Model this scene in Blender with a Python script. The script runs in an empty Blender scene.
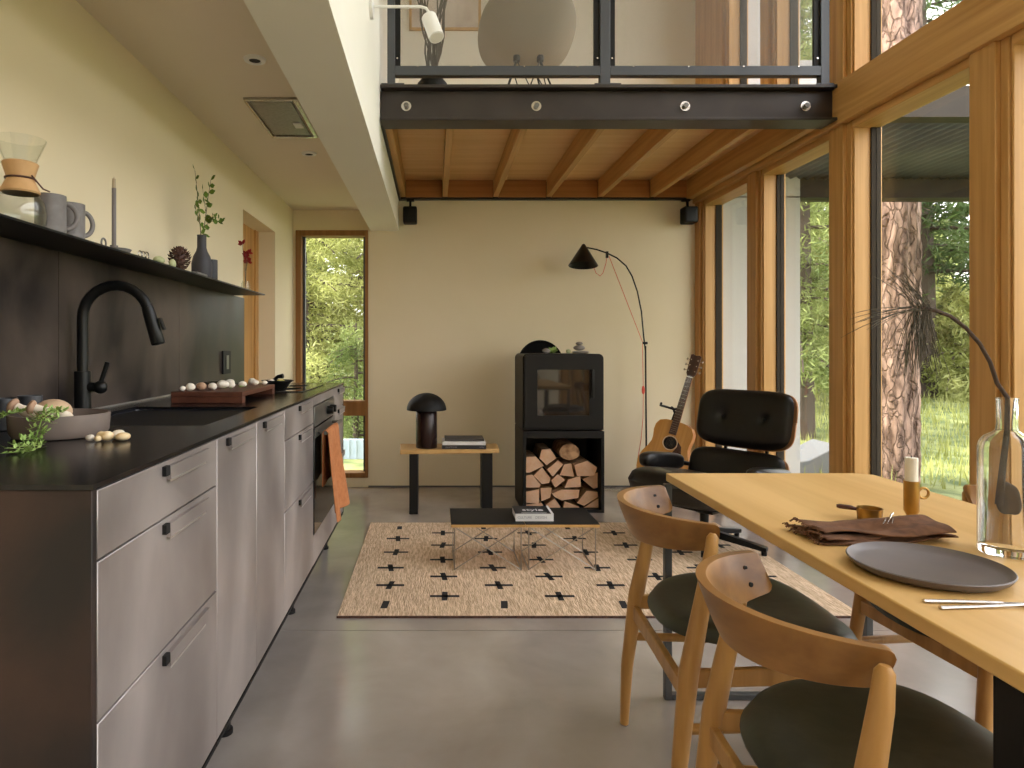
import bpy, math, random
from mathutils import Vector, Matrix, Euler
PI = math.pi
H = 1.146          # eye height
F = 670.0          # focal length in pixels of the 1024 frame
C = bpy.context.scene.collection
rnd = random.Random(7)

# ------------------------------------------------------------------ camera
cd = bpy.data.cameras.new('camera'); cam = bpy.data.objects.new('camera', cd); C.objects.link(cam)
cam.location = (0, 0, H); cam.rotation_euler = (PI/2, 0, 0)
cd.sensor_width = 36; cd.lens = F/1024*36; cd.shift_x = (512-434)/1024; cd.shift_y = -(384-346)/1024
cd.clip_start = 0.02; cd.clip_end = 300
bpy.context.scene.camera = cam

def at(x, y, Y):                       # photo pixel + depth -> place in the room
    return Vector(((x-434)*Y/F, Y, H-(y-346)*Y/F))

# ------------------------------------------------------------------ mesh helpers
class MB:
    def __init__(s): s.v = []; s.f = []; s.m = []; s.cur = 0
    def add(s, vs, fs, M=None):
        o = len(s.v)
        for p in vs: s.v.append(tuple(M @ Vector(p)) if M else tuple(p))
        for f in fs: s.f.append(tuple(i+o for i in f)); s.m.append(s.cur)
        return s
    def box(s, x0, x1, y0, y1, z0, z1, M=None):
        vs = [(x0,y0,z0),(x1,y0,z0),(x1,y1,z0),(x0,y1,z0),(x0,y0,z1),(x1,y0,z1),(x1,y1,z1),(x0,y1,z1)]
        return s.add(vs, [(0,3,2,1),(4,5,6,7),(0,1,5,4),(1,2,6,5),(2,3,7,6),(3,0,4,7)], M)
    def tube(s, pts, r, n=12, flat=None):
        pts = [Vector(p) for p in pts]; k = len(pts)
        if not hasattr(r, '__len__'): r = [r]*k
        t0 = (pts[1]-pts[0]).normalized()
        ref = Vector((0,0,1)) if abs(t0.z) < .9 else Vector((1,0,0))
        u = t0.cross(ref).normalized()
        vs = []; fs = []
        for i, p in enumerate(pts):
            t = (pts[min(i+1,k-1)]-pts[max(i-1,0)]).normalized()
            u = (u - t*u.dot(t)).normalized(); w = t.cross(u)
            for j in range(n):
                a = 2*PI*j/n
                vs.append(p + (u*math.cos(a) + w*math.sin(a)*(flat or 1))*r[i])
        for i in range(k-1):
            for j in range(n):
                a = i*n+j; b = i*n+(j+1)%n
                fs.append((a, b, b+n, a+n))
        fs.append(tuple(range(n-1,-1,-1))); fs.append(tuple(range((k-1)*n, k*n)))
        return s.add(vs, fs)
    def cyl(s, a, b, r, r2=None, n=20): return s.tube([a, b], [r, r if r2 is None else r2], n)
    def lathe(s, prof, c=(0,0,0), n=32, M=None):
        vs = []; fs = []; k = len(prof)
        for r, z in prof:
            for j in range(n):
                a = 2*PI*j/n; vs.append((c[0]+max(r,1e-4)*math.cos(a), c[1]+max(r,1e-4)*math.sin(a), c[2]+z))
        for i in range(k-1):
            for j in range(n):
                a = i*n+j; b = i*n+(j+1)%n
                fs.append((a, b, b+n, a+n))
        fs.append(tuple(range(n-1,-1,-1))); fs.append(tuple(range((k-1)*n, k*n)))
        return s.add(vs, fs, M)
    def prism(s, poly, axis, a, b, M=None):
        n = len(poly)
        def q(p, t): return (t,p[0],p[1]) if axis == 'x' else (p[0],t,p[1]) if axis == 'y' else (p[0],p[1],t)
        vs = [q(p,a) for p in poly]+[q(p,b) for p in poly]
        ar = sum(poly[i][0]*poly[(i+1)%n][1]-poly[(i+1)%n][0]*poly[i][1] for i in range(n))
        flip = (ar > 0) == (axis == 'y')
        if b < a: flip = not flip
        fs = [tuple(range(n-1,-1,-1)), tuple(range(n,2*n))]+[(i,(i+1)%n,n+(i+1)%n,n+i) for i in range(n)]
        if flip: fs = [f[::-1] for f in fs]
        return s.add(vs, fs, M)
    def ell(s, c, r, e1=1.0, e2=1.0, nu=24, nv=14, M=None, fn=None):
        def sp(x, e): return math.copysign(abs(x)**e, x)
        vs = []; fs = []
        for i in range(nv+1):
            ph = -PI/2+PI*i/nv; cp = sp(math.cos(ph),e1) if 0<i<nv else 1e-3; sn = sp(math.sin(ph),e1)
            for j in range(nu):
                th = 2*PI*j/nu
                p = Vector((r[0]*cp*sp(math.cos(th),e2), r[1]*cp*sp(math.sin(th),e2), r[2]*sn))
                if fn: p = fn(p)
                if M: p = M @ p
                vs.append((p[0]+c[0], p[1]+c[1], p[2]+c[2]))
        for i in range(nv):
            for j in range(nu):
                a = i*nu+j; b = i*nu+(j+1)%nu; fs.append((a,b,b+nu,a+nu))
        fs.append(tuple(range(nu-1,-1,-1))); fs.append(tuple(range(nv*nu,(nv+1)*nu)))
        return s.add(vs, fs)
    def grid(s, fn, nu, nv, closed=False):
        vs = [fn(i/nu, j/nv) for i in range(nu+1) for j in range(nv+1)]
        fs = [(i*(nv+1)+j, (i+1)*(nv+1)+j, (i+1)*(nv+1)+j+1, i*(nv+1)+j+1) for i in range(nu) for j in range(nv)]
        return s.add(vs, fs)

BASE = {}
def build(mb, name, mat, parent=None, world=True, bevel=0, sub=0, flat=False, solid=0, angle=40, seg=2):
    me = bpy.data.meshes.new(name); vs = mb.v
    off = Vector((0,0,0))
    if parent is not None:
        if world: off = BASE[parent.name]
    elif world:
        xs = [v[0] for v in vs]; ys = [v[1] for v in vs]; zs = [v[2] for v in vs]
        off = Vector(((min(xs)+max(xs))/2, (min(ys)+max(ys))/2, min(zs)))
    me.from_pydata([(v[0]-off[0], v[1]-off[1], v[2]-off[2]) for v in vs], [], mb.f)
    mats = mat if isinstance(mat, (list,tuple)) else [mat]
    for m in mats: me.materials.append(m)
    me.polygons.foreach_set('material_index', mb.m)
    if not flat:
        me.polygons.foreach_set('use_smooth', [True]*len(mb.f))
        if not sub: me.set_sharp_from_angle(angle=math.radians(angle))
    me.update()
    o = bpy.data.objects.new(name, me); C.objects.link(o)
    if parent is not None:
        o.parent = parent; BASE[o.name] = BASE[parent.name].copy()
    else:
        o.location = off; BASE[o.name] = off.copy()
    if solid:
        m = o.modifiers.new('solid','SOLIDIFY'); m.thickness = solid; m.offset = 0
    if bevel:
        m = o.modifiers.new('bevel','BEVEL'); m.width = bevel; m.segments = seg; m.limit_method = 'ANGLE'; m.angle_limit = math.radians(35)
        m.harden_normals = False
    if sub:
        m = o.modifiers.new('sub','SUBSURF'); m.levels = m.render_levels = sub
    return o
def tag(o, label=None, cat=None, group=None, kind=None):
    if label: o['label'] = label
    if cat: o['category'] = cat
    if group: o['group'] = group
    if kind: o['kind'] = kind
    return o
def thing(name, label, cat, loc=(0,0,0), rz=0, group=None, kind=None):
    o = bpy.data.objects.new(name, None); C.objects.link(o); o.empty_display_size = .05
    o.location = loc; o.rotation_euler = (0,0,rz); BASE[o.name] = Vector(loc)
    return tag(o, label, cat, group, kind)
def copy_tree(o, parent=None, top=None):
    c = o.copy(); C.objects.link(c)
    if parent is not None: c.parent = parent
    BASE[c.name] = BASE[o.name].copy()
    for ch in [x for x in bpy.data.objects if x.parent == o]: copy_tree(ch, c)
    return c

# ------------------------------------------------------------------ materials
def mat(name, col, rough=.5, metal=0, var=None, scale=8, stretch=(1,1,1), bump=0, bscale=None, spec=.5,
        trans=0, ior=1.45, detail=4, lo=.35, hi=.65, coat=0, rvar=None, sss=0):
    m = bpy.data.materials.new(name); m.use_nodes = True; nt = m.node_tree; N = nt.nodes; L = nt.links
    b = N['Principled BSDF']; b.inputs['Base Color'].default_value = (*col,1)
    b.inputs['Roughness'].default_value = rough; b.inputs['Metallic'].default_value = metal
    b.inputs['Specular IOR Level'].default_value = spec; b.inputs['IOR'].default_value = ior
    b.inputs['Transmission Weight'].default_value = trans
    if coat: b.inputs['Coat Weight'].default_value = coat; b.inputs['Coat Roughness'].default_value = .15
    if var is not None or bump or rvar:
        tc = N.new('ShaderNodeTexCoord'); mp = N.new('ShaderNodeMapping'); mp.inputs['Scale'].default_value = stretch
        L.new(tc.outputs['Object'], mp.inputs[0])
        nz = N.new('ShaderNodeTexNoise'); nz.inputs['Scale'].default_value = scale; nz.inputs['Detail'].default_value = detail
        nz.inputs['Distortion'].default_value = .3
        L.new(mp.outputs[0], nz.inputs['Vector'])
        if var is not None:
            cr = N.new('ShaderNodeValToRGB'); cr.color_ramp.elements[0].position = lo; cr.color_ramp.elements[1].position = hi
            cr.color_ramp.elements[0].color = (*col,1); cr.color_ramp.elements[1].color = (*var,1)
            L.new(nz.outputs['Fac'], cr.inputs[0]); L.new(cr.outputs[0], b.inputs['Base Color'])
        if rvar:
            mr = N.new('ShaderNodeMapRange'); mr.inputs['From Min'].default_value = .3; mr.inputs['From Max'].default_value = .7
            mr.inputs['To Min'].default_value = rvar[0]; mr.inputs['To Max'].default_value = rvar[1]
            L.new(nz.outputs['Fac'], mr.inputs['Value']); L.new(mr.outputs[0], b.inputs['Roughness'])
        if bump:
            n2 = nz
            if bscale:
                n2 = N.new('ShaderNodeTexNoise'); n2.inputs['Scale'].default_value = bscale; n2.inputs['Detail'].default_value = 3
                L.new(mp.outputs[0], n2.inputs['Vector'])
            bp = N.new('ShaderNodeBump'); bp.inputs['Strength'].default_value = bump; bp.inputs['Distance'].default_value = .01
            L.new(n2.outputs['Fac'], bp.inputs['Height']); L.new(bp.outputs[0], b.inputs['Normal'])
    return m
def wood(name, c1, c2, axis='z', rough=.45, scale=30, k=.04, coat=0):
    st = {'x':(k,1,1),'y':(1,k,1),'z':(1,1,k)}[axis]
    return mat(name, c1, rough, 0, c2, scale, st, .12, None, .4, detail=5, lo=.3, hi=.7, coat=coat)
def glass(name, tint=(1,1,1), refl=.035):
    m = bpy.data.materials.new(name); m.use_nodes = True; nt = m.node_tree; N = nt.nodes; L = nt.links
    N.remove(N['Principled BSDF']); out = N['Material Output']
    t = N.new('ShaderNodeBsdfTransparent'); t.inputs[0].default_value = (*tint,1)
    g = N.new('ShaderNodeBsdfGlossy'); g.inputs['Roughness'].default_value = .01
    lw = N.new('ShaderNodeLayerWeight'); lw.inputs['Blend'].default_value = .5
    pw = N.new('ShaderNodeMath'); pw.operation = 'POWER'; pw.inputs[1].default_value = 5; L.new(lw.outputs['Facing'], pw.inputs[0])
    fr = N.new('ShaderNodeMath'); fr.operation = 'MULTIPLY_ADD'; fr.inputs[1].default_value = .9; fr.inputs[2].default_value = refl; L.new(pw.outputs[0], fr.inputs[0])
    mx = N.new('ShaderNodeMixShader')
    L.new(fr.outputs[0], mx.inputs[0]); L.new(t.outputs[0], mx.inputs[1]); L.new(g.outputs[0], mx.inputs[2]); L.new(mx.outputs[0], out.inputs[0])
    return m
M = {}
M['wall'] = mat('wall_paint', (.75,.65,.455), .88, 0, (.78,.68,.50), 1.3, bump=.03, bscale=160)
M['wallr'] = mat('loft_wall_paint', (.78,.75,.67), .85, 0, (.81,.78,.70), 1.3)
M['ceil'] = mat('ceiling_paint', (.72,.63,.50), .9, 0, (.74,.65,.53), 1.0)
M['conc'] = mat('polished_concrete', (.26,.222,.200), .3, 0, (.45,.40,.365), 2.6, bump=.02, bscale=60, spec=.9, detail=15, lo=.25, hi=.8, rvar=(.17,.25), coat=.5)
M['joint'] = mat('floor_joint', (.12,.115,.11), .8)
fir1, fir2 = (.40,.200,.055), (.58,.325,.115)
for a in 'xyz': M['fir'+a] = wood('fir_wood_'+a, fir1, fir2, a)
M['winw'] = wood('window_frame_wood', (.20,.085,.022), (.30,.14,.045), 'z')
M['firdark'] = wood('fir_wood_dark', (.34,.14,.04), (.47,.21,.07), 'x')
M['ply'] = wood('deck_wood', (.68,.42,.18), (.80,.54,.26), 'x', .5, 14)
M['steel'] = mat('painted_dark_steel', (.030,.023,.020), .42, .2, (.042,.033,.029), 5)
M['rail'] = mat('rail_grey_steel', (.07,.075,.085), .45, .3)
M['black'] = mat('black_metal', (.008,.008,.008), .35, .2, spec=.4)
M['blackm'] = mat('black_matte', (.010,.009,.009), .6, spec=.3)
M['stove'] = mat('stove_black_steel', (.013,.012,.011), .5, .2, spec=.3)
M['blackin'] = mat('opening_shade_black', (.008,.007,.007), .9)  # flat black painting the shade inside pull openings and the sound hole
M['front'] = mat('brushed_steel_front', (.27,.24,.232), .38, .6, (.49,.44,.425), 2.4, stretch=(1,1,.7), spec=.5, detail=6, rvar=(.34,.52))
M['frontedge'] = mat('steel_edge_and_highlight', (.62,.60,.58), .3, .8)  # bright steel for edge strips and the painted highlight on the pulls
M['rust'] = mat('dark_patina_steel', (.013,.010,.010), .5, .1, (.075,.036,.024), 3.6, stretch=(1,1,.6), detail=8, lo=.42, hi=.72)
M['splash'] = mat('blackened_steel', (.010,.008,.009), .36, 0, (.085,.064,.052), 3.0, stretch=(1,1,.7), detail=9, lo=.40, hi=.66, rvar=(.30,.5), spec=.22)
M['counter'] = mat('black_counter', (.006,.006,.007), .2, 0, (.010,.009,.009), 5, spec=.38)
M['shelf'] = mat('black_shelf_steel', (.010,.010,.010), .4, .1, spec=.3)
M['sink'] = mat('black_sink', (.012,.013,.02), .25, .3)
M['oven'] = mat('oven_steel', (.16,.155,.145), .35, .7)
M['ovenglass'] = mat('oven_glass', (.012,.012,.012), .08)
M['hob'] = mat('hob_glass', (.03,.027,.027), .06, spec=1.0, ior=1.9)
M['towel'] = mat('rust_linen', (.36,.13,.045), .95, 0, (.44,.17,.065), 40, bump=.3)
M['taupe'] = mat('taupe_stoneware', (.16,.125,.11), .5, 0, (.20,.16,.14), 10)
M['squash'] = mat('squash_skin', (.55,.38,.24), .6, 0, (.62,.44,.29), 20, bump=.1)
M['mush'] = mat('mushroom_flesh', (.80,.72,.60), .7, 0, (.70,.58,.44), 12)
M['mushw'] = mat('mushroom_white', (.86,.82,.74), .7, 0, (.74,.64,.52), 25)
M['mushb'] = mat('mushroom_brown', (.33,.19,.12), .7, 0, (.5,.33,.22), 25)
M['mushy'] = mat('mushroom_yellow', (.80,.56,.28), .7, 0, (.86,.74,.52), 30)
M['green'] = mat('leaf_green', (.20,.34,.06), .6, 0, (.36,.50,.16), 12)
M['leafd'] = mat('leaf_dark_green', (.06,.11,.012), .6, 0, (.12,.19,.025), 12, spec=.2)
M['cup'] = mat('dark_glaze', (.025,.027,.032), .5, 0, (.07,.072,.08), 15)
M['mug'] = mat('grey_stoneware', (.155,.14,.135), .6, 0, (.19,.175,.17), 40)
M['vase'] = mat('charcoal_ceramic', (.035,.035,.045), .55, 0, (.05,.048,.058), 15)
M['cone'] = mat('pinecone_brown', (.05,.022,.016), .6, 0, (.12,.055,.04), 60)
M['twig'] = mat('twig_brown', (.11,.08,.055), .8)
M['needle'] = mat('dry_needle', (.075,.065,.045), .7)
M['walnut'] = wood('walnut', (.065,.022,.013), (.13,.045,.026), 'y', .45, 26)
M['walnutl'] = wood('walnut_light', (.30,.13,.05), (.40,.19,.08), 'x', .4)
M['oak'] = wood('oak_top', (.60,.36,.125), (.74,.48,.20), 'y', .42, 13, .045)
M['oakend'] = wood('oak_edge', (.47,.27,.09), (.58,.36,.14), 'y', .5, 20)
M['chair'] = wood('chair_oak', (.31,.150,.040), (.49,.265,.085), 'z', .38, 26, .08)
M['chairb'] = wood('chair_back_oak', (.13,.057,.017), (.38,.190,.058), 'y', .33, 11, .22)
M['olive'] = mat('olive_black_leather', (.020,.021,.014), .42, 0, (.030,.031,.020), 30, bump=.05)
M['leather'] = mat('black_leather', (.007,.006,.006), .33, 0, (.010,.009,.009), 30, bump=.06)
M['frame'] = mat('table_frame_steel', (.10,.105,.11), .45, .5)
M['brass'] = mat('aged_brass', (.42,.25,.07), .35, .9, (.34,.19,.05), 20)
M['wax'] = mat('ivory_wax', (.82,.77,.66), .5)
M['waxg'] = mat('grey_wax', (.17,.15,.15), .5)
M['waxb'] = mat('beige_wax', (.42,.33,.22), .6)
M['napkin'] = mat('brown_linen', (.105,.045,.022), .95, 0, (.19,.088,.044), 35, bump=.3)
M['plate'] = mat('plum_grey_plate', (.125,.105,.105), .42, 0, (.145,.122,.12), 8)
M['silver'] = mat('stainless', (.55,.53,.50), .25, 1)
M['chrome'] = mat('chrome_wire', (.36,.31,.26), .3, .9)
M['jute'] = mat('jute', (.50,.345,.215), .95, 0, (.80,.61,.43), 55, (2.2,.30,1), .8, 90, detail=6)
M['inlay'] = mat('black_yarn', (.02,.018,.018), .95)
M['logend'] = mat('log_end_grain', (.68,.40,.24), .85, 0, (.72,.48,.33), 22, bump=.3)
M['logbark'] = mat('log_bark', (.20,.10,.05), .95, 0, (.55,.34,.19), 18, bump=.6)
M['stone'] = mat('river_stone', (.22,.19,.175), .8, 0, (.28,.25,.23), 20)
M['paper'] = mat('book_paper', (.70,.68,.64), .8)
M['bookw'] = mat('book_white', (.72,.71,.70), .6)
M['bookk'] = mat('book_black', (.022,.022,.026), .5)
M['bookg'] = mat('book_charcoal', (.055,.048,.042), .7)
M['ink'] = mat('print_grey', (.30,.30,.33), .7)
M['inkw'] = mat('print_white', (.75,.75,.75), .7)
M['red'] = mat('red_cable', (.75,.09,.06), .6)
M['redfl'] = mat('red_petal', (.30,.008,.012), .6)
M['spruce'] = wood('guitar_spruce', (.62,.29,.065), (.72,.37,.10), 'z', .3, 40, coat=.4)
M['mahog'] = wood('guitar_mahogany', (.40,.13,.03), (.50,.19,.05), 'z', .3, 30, coat=.4)
M['rosew'] = wood('rosewood', (.06,.028,.018), (.11,.05,.03), 'z', .5)
M['ivory'] = mat('ivory_plastic', (.75,.70,.60), .4)
M['white'] = mat('white_metal', (.78,.77,.74), .4)
M['shell'] = mat('greige_shell', (.33,.28,.20), .6)
M['art'] = mat('pale_print', (.55,.45,.39), .8, 0, (.75,.70,.65), 3, detail=6)
M['corkwood'] = wood('collar_wood', (.52,.30,.13), (.62,.38,.18), 'z', .5)
M['lemon'] = mat('lemon', (.75,.66,.22), .5)
M['bark'] = mat('pine_bark', (.11,.065,.05), .95, 0, (.44,.29,.23), 16, (1,1,.30), .6, None, detail=9, lo=.35, hi=.65)
def fissures(m):
    N=m.node_tree.nodes; L=m.node_tree.links; b=N['Principled BSDF']; cr=[n for n in N if n.type=='VALTORGB'][0]
    tc=[n for n in N if n.type=='TEX_COORD'][0]; mp=N.new('ShaderNodeMapping'); mp.inputs['Scale'].default_value=(17,17,4.2)
    nz=N.new('ShaderNodeTexNoise'); nz.inputs['Scale'].default_value=5; nz.inputs['Detail'].default_value=4
    ad=N.new('ShaderNodeVectorMath'); ad.operation='MULTIPLY_ADD'; ad.inputs[1].default_value=(.16,.16,.30)
    L.new(tc.outputs['Object'],nz.inputs['Vector']); L.new(nz.outputs['Color'],ad.inputs[0]); L.new(tc.outputs['Object'],ad.inputs[2]); L.new(ad.outputs[0],mp.inputs[0])
    vo=N.new('ShaderNodeTexVoronoi'); vo.feature='DISTANCE_TO_EDGE'; vo.inputs['Scale'].default_value=1.0; L.new(mp.outputs[0],vo.inputs['Vector'])
    c2=N.new('ShaderNodeValToRGB'); c2.color_ramp.elements[0].position=.0; c2.color_ramp.elements[0].color=(.30,.26,.24,1); c2.color_ramp.elements[1].position=.11; c2.color_ramp.elements[1].color=(1,1,1,1)
    L.new(vo.outputs['Distance'],c2.inputs[0]); mx=N.new('ShaderNodeMix'); mx.data_type='RGBA'; mx.blend_type='MULTIPLY'; mx.inputs[0].default_value=1
    mx.inputs[0].default_value=.48; L.new(cr.outputs[0],mx.inputs[6]); L.new(c2.outputs[0],mx.inputs[7]); L.new(mx.outputs[2],b.inputs['Base Color'])
    bp=N.new('ShaderNodeBump'); bp.inputs['Distance'].default_value=.02; bp.inputs['Strength'].default_value=1; L.new(c2.outputs[0],bp.inputs['Height']); L.new(bp.outputs[0],b.inputs['Normal'])
fissures(M['bark'])
M['darkbark'] = mat('dark_bark', (.07,.05,.04), .95)
M['mirror'] = mat('door_glass', (.02,.017,.015), .04, spec=1.0)
M['vent'] = mat('vent_filter', (.20,.19,.17), .4, .8, (.25,.24,.22), 60)
M['siding'] = mat('pale_siding', (.44,.42,.41), .8)
M['fence'] = mat('pale_blue_metal', (.42,.50,.60), .6)
M['grass'] = mat('meadow', (.07,.10,.03), .95, 0, (.24,.26,.10), 3.5, bump=.8, detail=10)
M['lamp'] = mat('lamp_white_inner', (.7,.68,.62), .6)
M['slab'] = mat('grey_slab', (.13,.13,.135), .7)
M['lampbase'] = mat('dark_plum_enamel', (.022,.010,.010), .25, .2)
M['tray'] = mat('matte_black_tray', (.004,.004,.004), .8, spec=.1)
M['metalroof'] = mat('corrugated_roof', (.10,.105,.135), .6, .1, (.145,.15,.18), 3)
M['porch'] = mat('brown_porch_steel', (.035,.026,.019), .6, 0, (.05,.038,.028), 4, spec=.3)
M['conc2'] = mat('pale_outdoor_slab', (.55,.54,.53), .8)
M['gask'] = mat('bronze_gasket', (.035,.026,.018), .7, spec=.15)
M['clear'] = glass('window_glass', (.97,.985,.97))
M['clear2'] = glass('thin_glass', (.97,.98,.97), .05)
def clearglass(name):
    m = bpy.data.materials.new(name); m.use_nodes = True; N = m.node_tree.nodes; L = m.node_tree.links
    b = N['Principled BSDF']; b.inputs['Base Color'].default_value = (.97,.98,.97,1); b.inputs['Roughness'].default_value = 0
    b.inputs['Transmission Weight'].default_value = 1; b.inputs['IOR'].default_value = 1.42
    return m
M['jar'] = clearglass('bottle_glass')
def perforated():
    m = bpy.data.materials.new('perforated_panel'); m.use_nodes = True; nt = m.node_tree; N = nt.nodes; L = nt.links
    b = N['Principled BSDF']; b.inputs['Base Color'].default_value = (.17,.165,.155,1); b.inputs['Roughness'].default_value = .6
    tc = N.new('ShaderNodeTexCoord'); sp = N.new('ShaderNodeSeparateXYZ'); L.new(tc.outputs['Object'], sp.inputs[0])
    acc = []
    for k in ('X','Z'):
        a = N.new('ShaderNodeMath'); a.operation = 'MULTIPLY'; a.inputs[1].default_value = 210; L.new(sp.outputs[k], a.inputs[0])
        f = N.new('ShaderNodeMath'); f.operation = 'FRACT'; L.new(a.outputs[0], f.inputs[0])
        s = N.new('ShaderNodeMath'); s.operation = 'SUBTRACT'; s.inputs[1].default_value = .5; L.new(f.outputs[0], s.inputs[0])
        p = N.new('ShaderNodeMath'); p.operation = 'POWER'; p.inputs[1].default_value = 2; L.new(s.outputs[0], p.inputs[0]); acc.append(p)
    ad = N.new('ShaderNodeMath'); L.new(acc[0].outputs[0], ad.inputs[0]); L.new(acc[1].outputs[0], ad.inputs[1])
    gt = N.new('ShaderNodeMath'); gt.operation = 'GREATER_THAN'; gt.inputs[1].default_value = .235; L.new(ad.outputs[0], gt.inputs[0])
    t = N.new('ShaderNodeBsdfTransparent'); mx = N.new('ShaderNodeMixShader')
    L.new(gt.outputs[0], mx.inputs[0]); L.new(t.outputs[0], mx.inputs[1]); L.new(b.outputs[0], mx.inputs[2]); L.new(mx.outputs[0], N['Material Output'].inputs[0])
    return m
M['perf'] = perforated()
def leafmat(name, c1, c2, tr=.35, scale=1.2):
    m = mat(name, c1, .7, 0, c2, scale, detail=8, lo=.38, hi=.62); N = m.node_tree.nodes; L = m.node_tree.links
    b = N['Principled BSDF']; cr = [n for n in N if n.type == 'VALTORGB'][0]
    t = N.new('ShaderNodeBsdfTranslucent'); L.new(cr.outputs[0], t.inputs[0])
    mx = N.new('ShaderNodeMixShader'); mx.inputs[0].default_value = tr
    L.new(b.outputs[0], mx.inputs[1]); L.new(t.outputs[0], mx.inputs[2]); L.new(mx.outputs[0], N['Material Output'].inputs[0])
    return m
M['tree1'] = leafmat('yellow_green_foliage', (.20,.22,.055), (.52,.53,.20), .4)
M['tree2'] = leafmat('mid_green_foliage', (.12,.165,.045), (.36,.41,.14), .4)
M['tree3'] = leafmat('dark_conifer_foliage', (.035,.065,.02), (.12,.18,.05), .3)

# ------------------------------------------------------------------ the setting
XL, XW, YF = -1.146, 2.12, 5.447
def S(name, mb, m, **k):
    lab = k.pop('label', None)
    return tag(build(mb, name, m, **k), lab, None, None, 'structure')
mb = MB(); mb.cur = 0; mb.box(-1.4, 2.30, -3.1, 2.698, -.12, 0); mb.box(-1.4, 2.30, 2.702, 5.6, -.12, 0); mb.cur = 1; mb.box(-1.4,2.30,2.698,2.702,-.12,-.004)
S('floor', mb, [M['conc'], M['joint']])
# left wall with the door recess
mb = MB()
mb.box(XL-.25, XL, -3.1, 4.02, 0, 2.252); mb.box(XL-.25, XL, 4.83, YF, 0, 2.252); mb.box(XL-.25, XL, 4.02, 4.83, 1.968, 2.252)
S('wall_left', mb, M['wall'])
d = thing('door_1', 'orange brown wooden door set deep in the left wall recess', None, (XL-.15, 4.42, 0), kind='structure')
mb = MB(); mb.box(XL-.17, XL-.13, 4.02, 4.83, 0, 1.968); build(mb, 'door_panel', M['firz'], d, bevel=.002)
mb = MB()
for a, b_ in ((4.02,4.10),(4.75,4.83)): mb.box(XL-.13, XL-.118, a, b_, .0, 1.968)
build(mb, 'door_stile', M['firz'], d, bevel=.002)
# far wall
mb = MB(); z1 = 4.65
wx0, wx1, wz0, wz1 = -1.122, -.534, .077, 2.085
mb.box(-1.4, wx0, YF, YF+.15, 0, z1); mb.box(wx1, XW+.18, YF, YF+.15, 0, z1)
mb.box(wx0, wx1, YF, YF+.15, 0, wz0); mb.box(wx0, wx1, YF, YF+.15, wz1, z1)
S('wall_far', mb, M['wall'])
mb = MB(); mb.box(wx1, XW, YF-.004, YF, 0, .012); S('baseboard_shadow_far', mb, M['joint'])  # thin dark strip painted in for the shadow reveal at the wall foot
# loft room wall: pale, above the deck
mb = MB(); mb.box(-.285, XW, YF-.012, YF-.001, 2.51, z1-.05); S('wall_loft', mb, M['wallr'])
# ceilings
mb = MB(); mb.box(-1.4, -.5, -3.1, YF, 2.252, 2.40); S('ceiling', mb, M['ceil'])
mb = MB(); mb.box(-.55, 2.32, -3.1, YF+.15, z1, z1+.12); S('ceiling_upper', mb, M['wallr'])
mb = MB(); mb.box(-.515, -.285, -3.1, YF, 2.08, z1); S('wall_upper', mb, [M['wallr']], label='long white dropped soffit and upper wall beside the loft')
mb = MB(); mb.box(-1.4, XW+.18, -3.2, -3.1, 0, 4.77); S('wall_back', mb, M['wall'])
# narrow window in the far wall
w = thing('window_1', 'tall narrow wood framed window in the far wall', None, (-.83, YF, .077), kind='structure')
mb = MB(); t = .045
mb.box(wx0, wx0+t, YF-.02, YF+.12, wz0, wz1); mb.box(wx1-t+.02, wx1, YF-.02, YF+.12, wz0, wz1)
mb.box(wx0+t, wx1-t+.02, YF-.02, YF+.12, wz1-t, wz1); mb.box(wx0+t, wx1-t+.02, YF-.02, YF+.12, wz0, wz0+.04)
mb.box(wx0+t, wx1-t+.02, YF-.015, YF+.12, .58, .70)
build(mb, 'window_frame', M['winw'], w, bevel=.003)
mb = MB(); mb.box(wx0+t, wx0+t+.02, YF+.05, YF+.09, wz0+.04, wz1-t); mb.box(wx1-t, wx1-t+.02, YF+.05, YF+.09, wz0+.04, wz1-t); build(mb, 'gasket', M['rail'], w)
mb = MB(); mb.box(wx0+t, wx1-t+.02, YF+.06, YF+.064, .70, wz1-t); build(mb, 'pane', M['clear'], w)
mb = MB(); mb.box(wx0+t, wx1-t+.02, YF+.06, YF+.064, wz0+.04, .58); build(mb, 'pane', M['clear'], w)
# right hand glass wall: bays between timber posts
posts = [(5.325-.943*i, 5.484-.943*i) for i in range(9)]
def bay(k, yn_far, yf_near, z0, z1_, up):
    lab = ('upper' if up else 'lower')+' pane of the timber glass wall'
    w = thing('window_%d' % k, None, None, (XW+.1, (yn_far+yf_near)/2, z0), kind='structure')
    a, b_ = yf_near, yn_far        # a near limit, b_ far limit of the opening
    mb = MB(); mb.box(XW+.03, XW+.16, b_-.012, b_, z0, z1_); mb.box(XW+.03, XW+.16, a, a+.02, z0, z1_); 
    build(mb, 'window_frame', M['firz'], w, bevel=.003)
    mb = MB(); mb.box(XW+.02, XW+.16, a+.02, b_-.012, z1_-.038, z1_); mb.box(XW+.02, XW+.16, a+.02, b_-.012, z0, z0+(.02 if up else .10)); build(mb, 'head_rail', M['firy'], w, bevel=.003)
    mb = MB(); mb.box(XW+.112, XW+.1605, b_-.022, b_-.0125, z0, z1_-.038); build(mb, 'gasket', M['gask'], w)
    mb = MB(); mb.box(XW+.133, XW+.139, a+.02, b_-.022, z0+.02, z1_-.038); build(mb, 'pane', M['clear'], w)
UP = [(4.90,5.445),(4.215,4.357)]
n = 2
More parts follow.
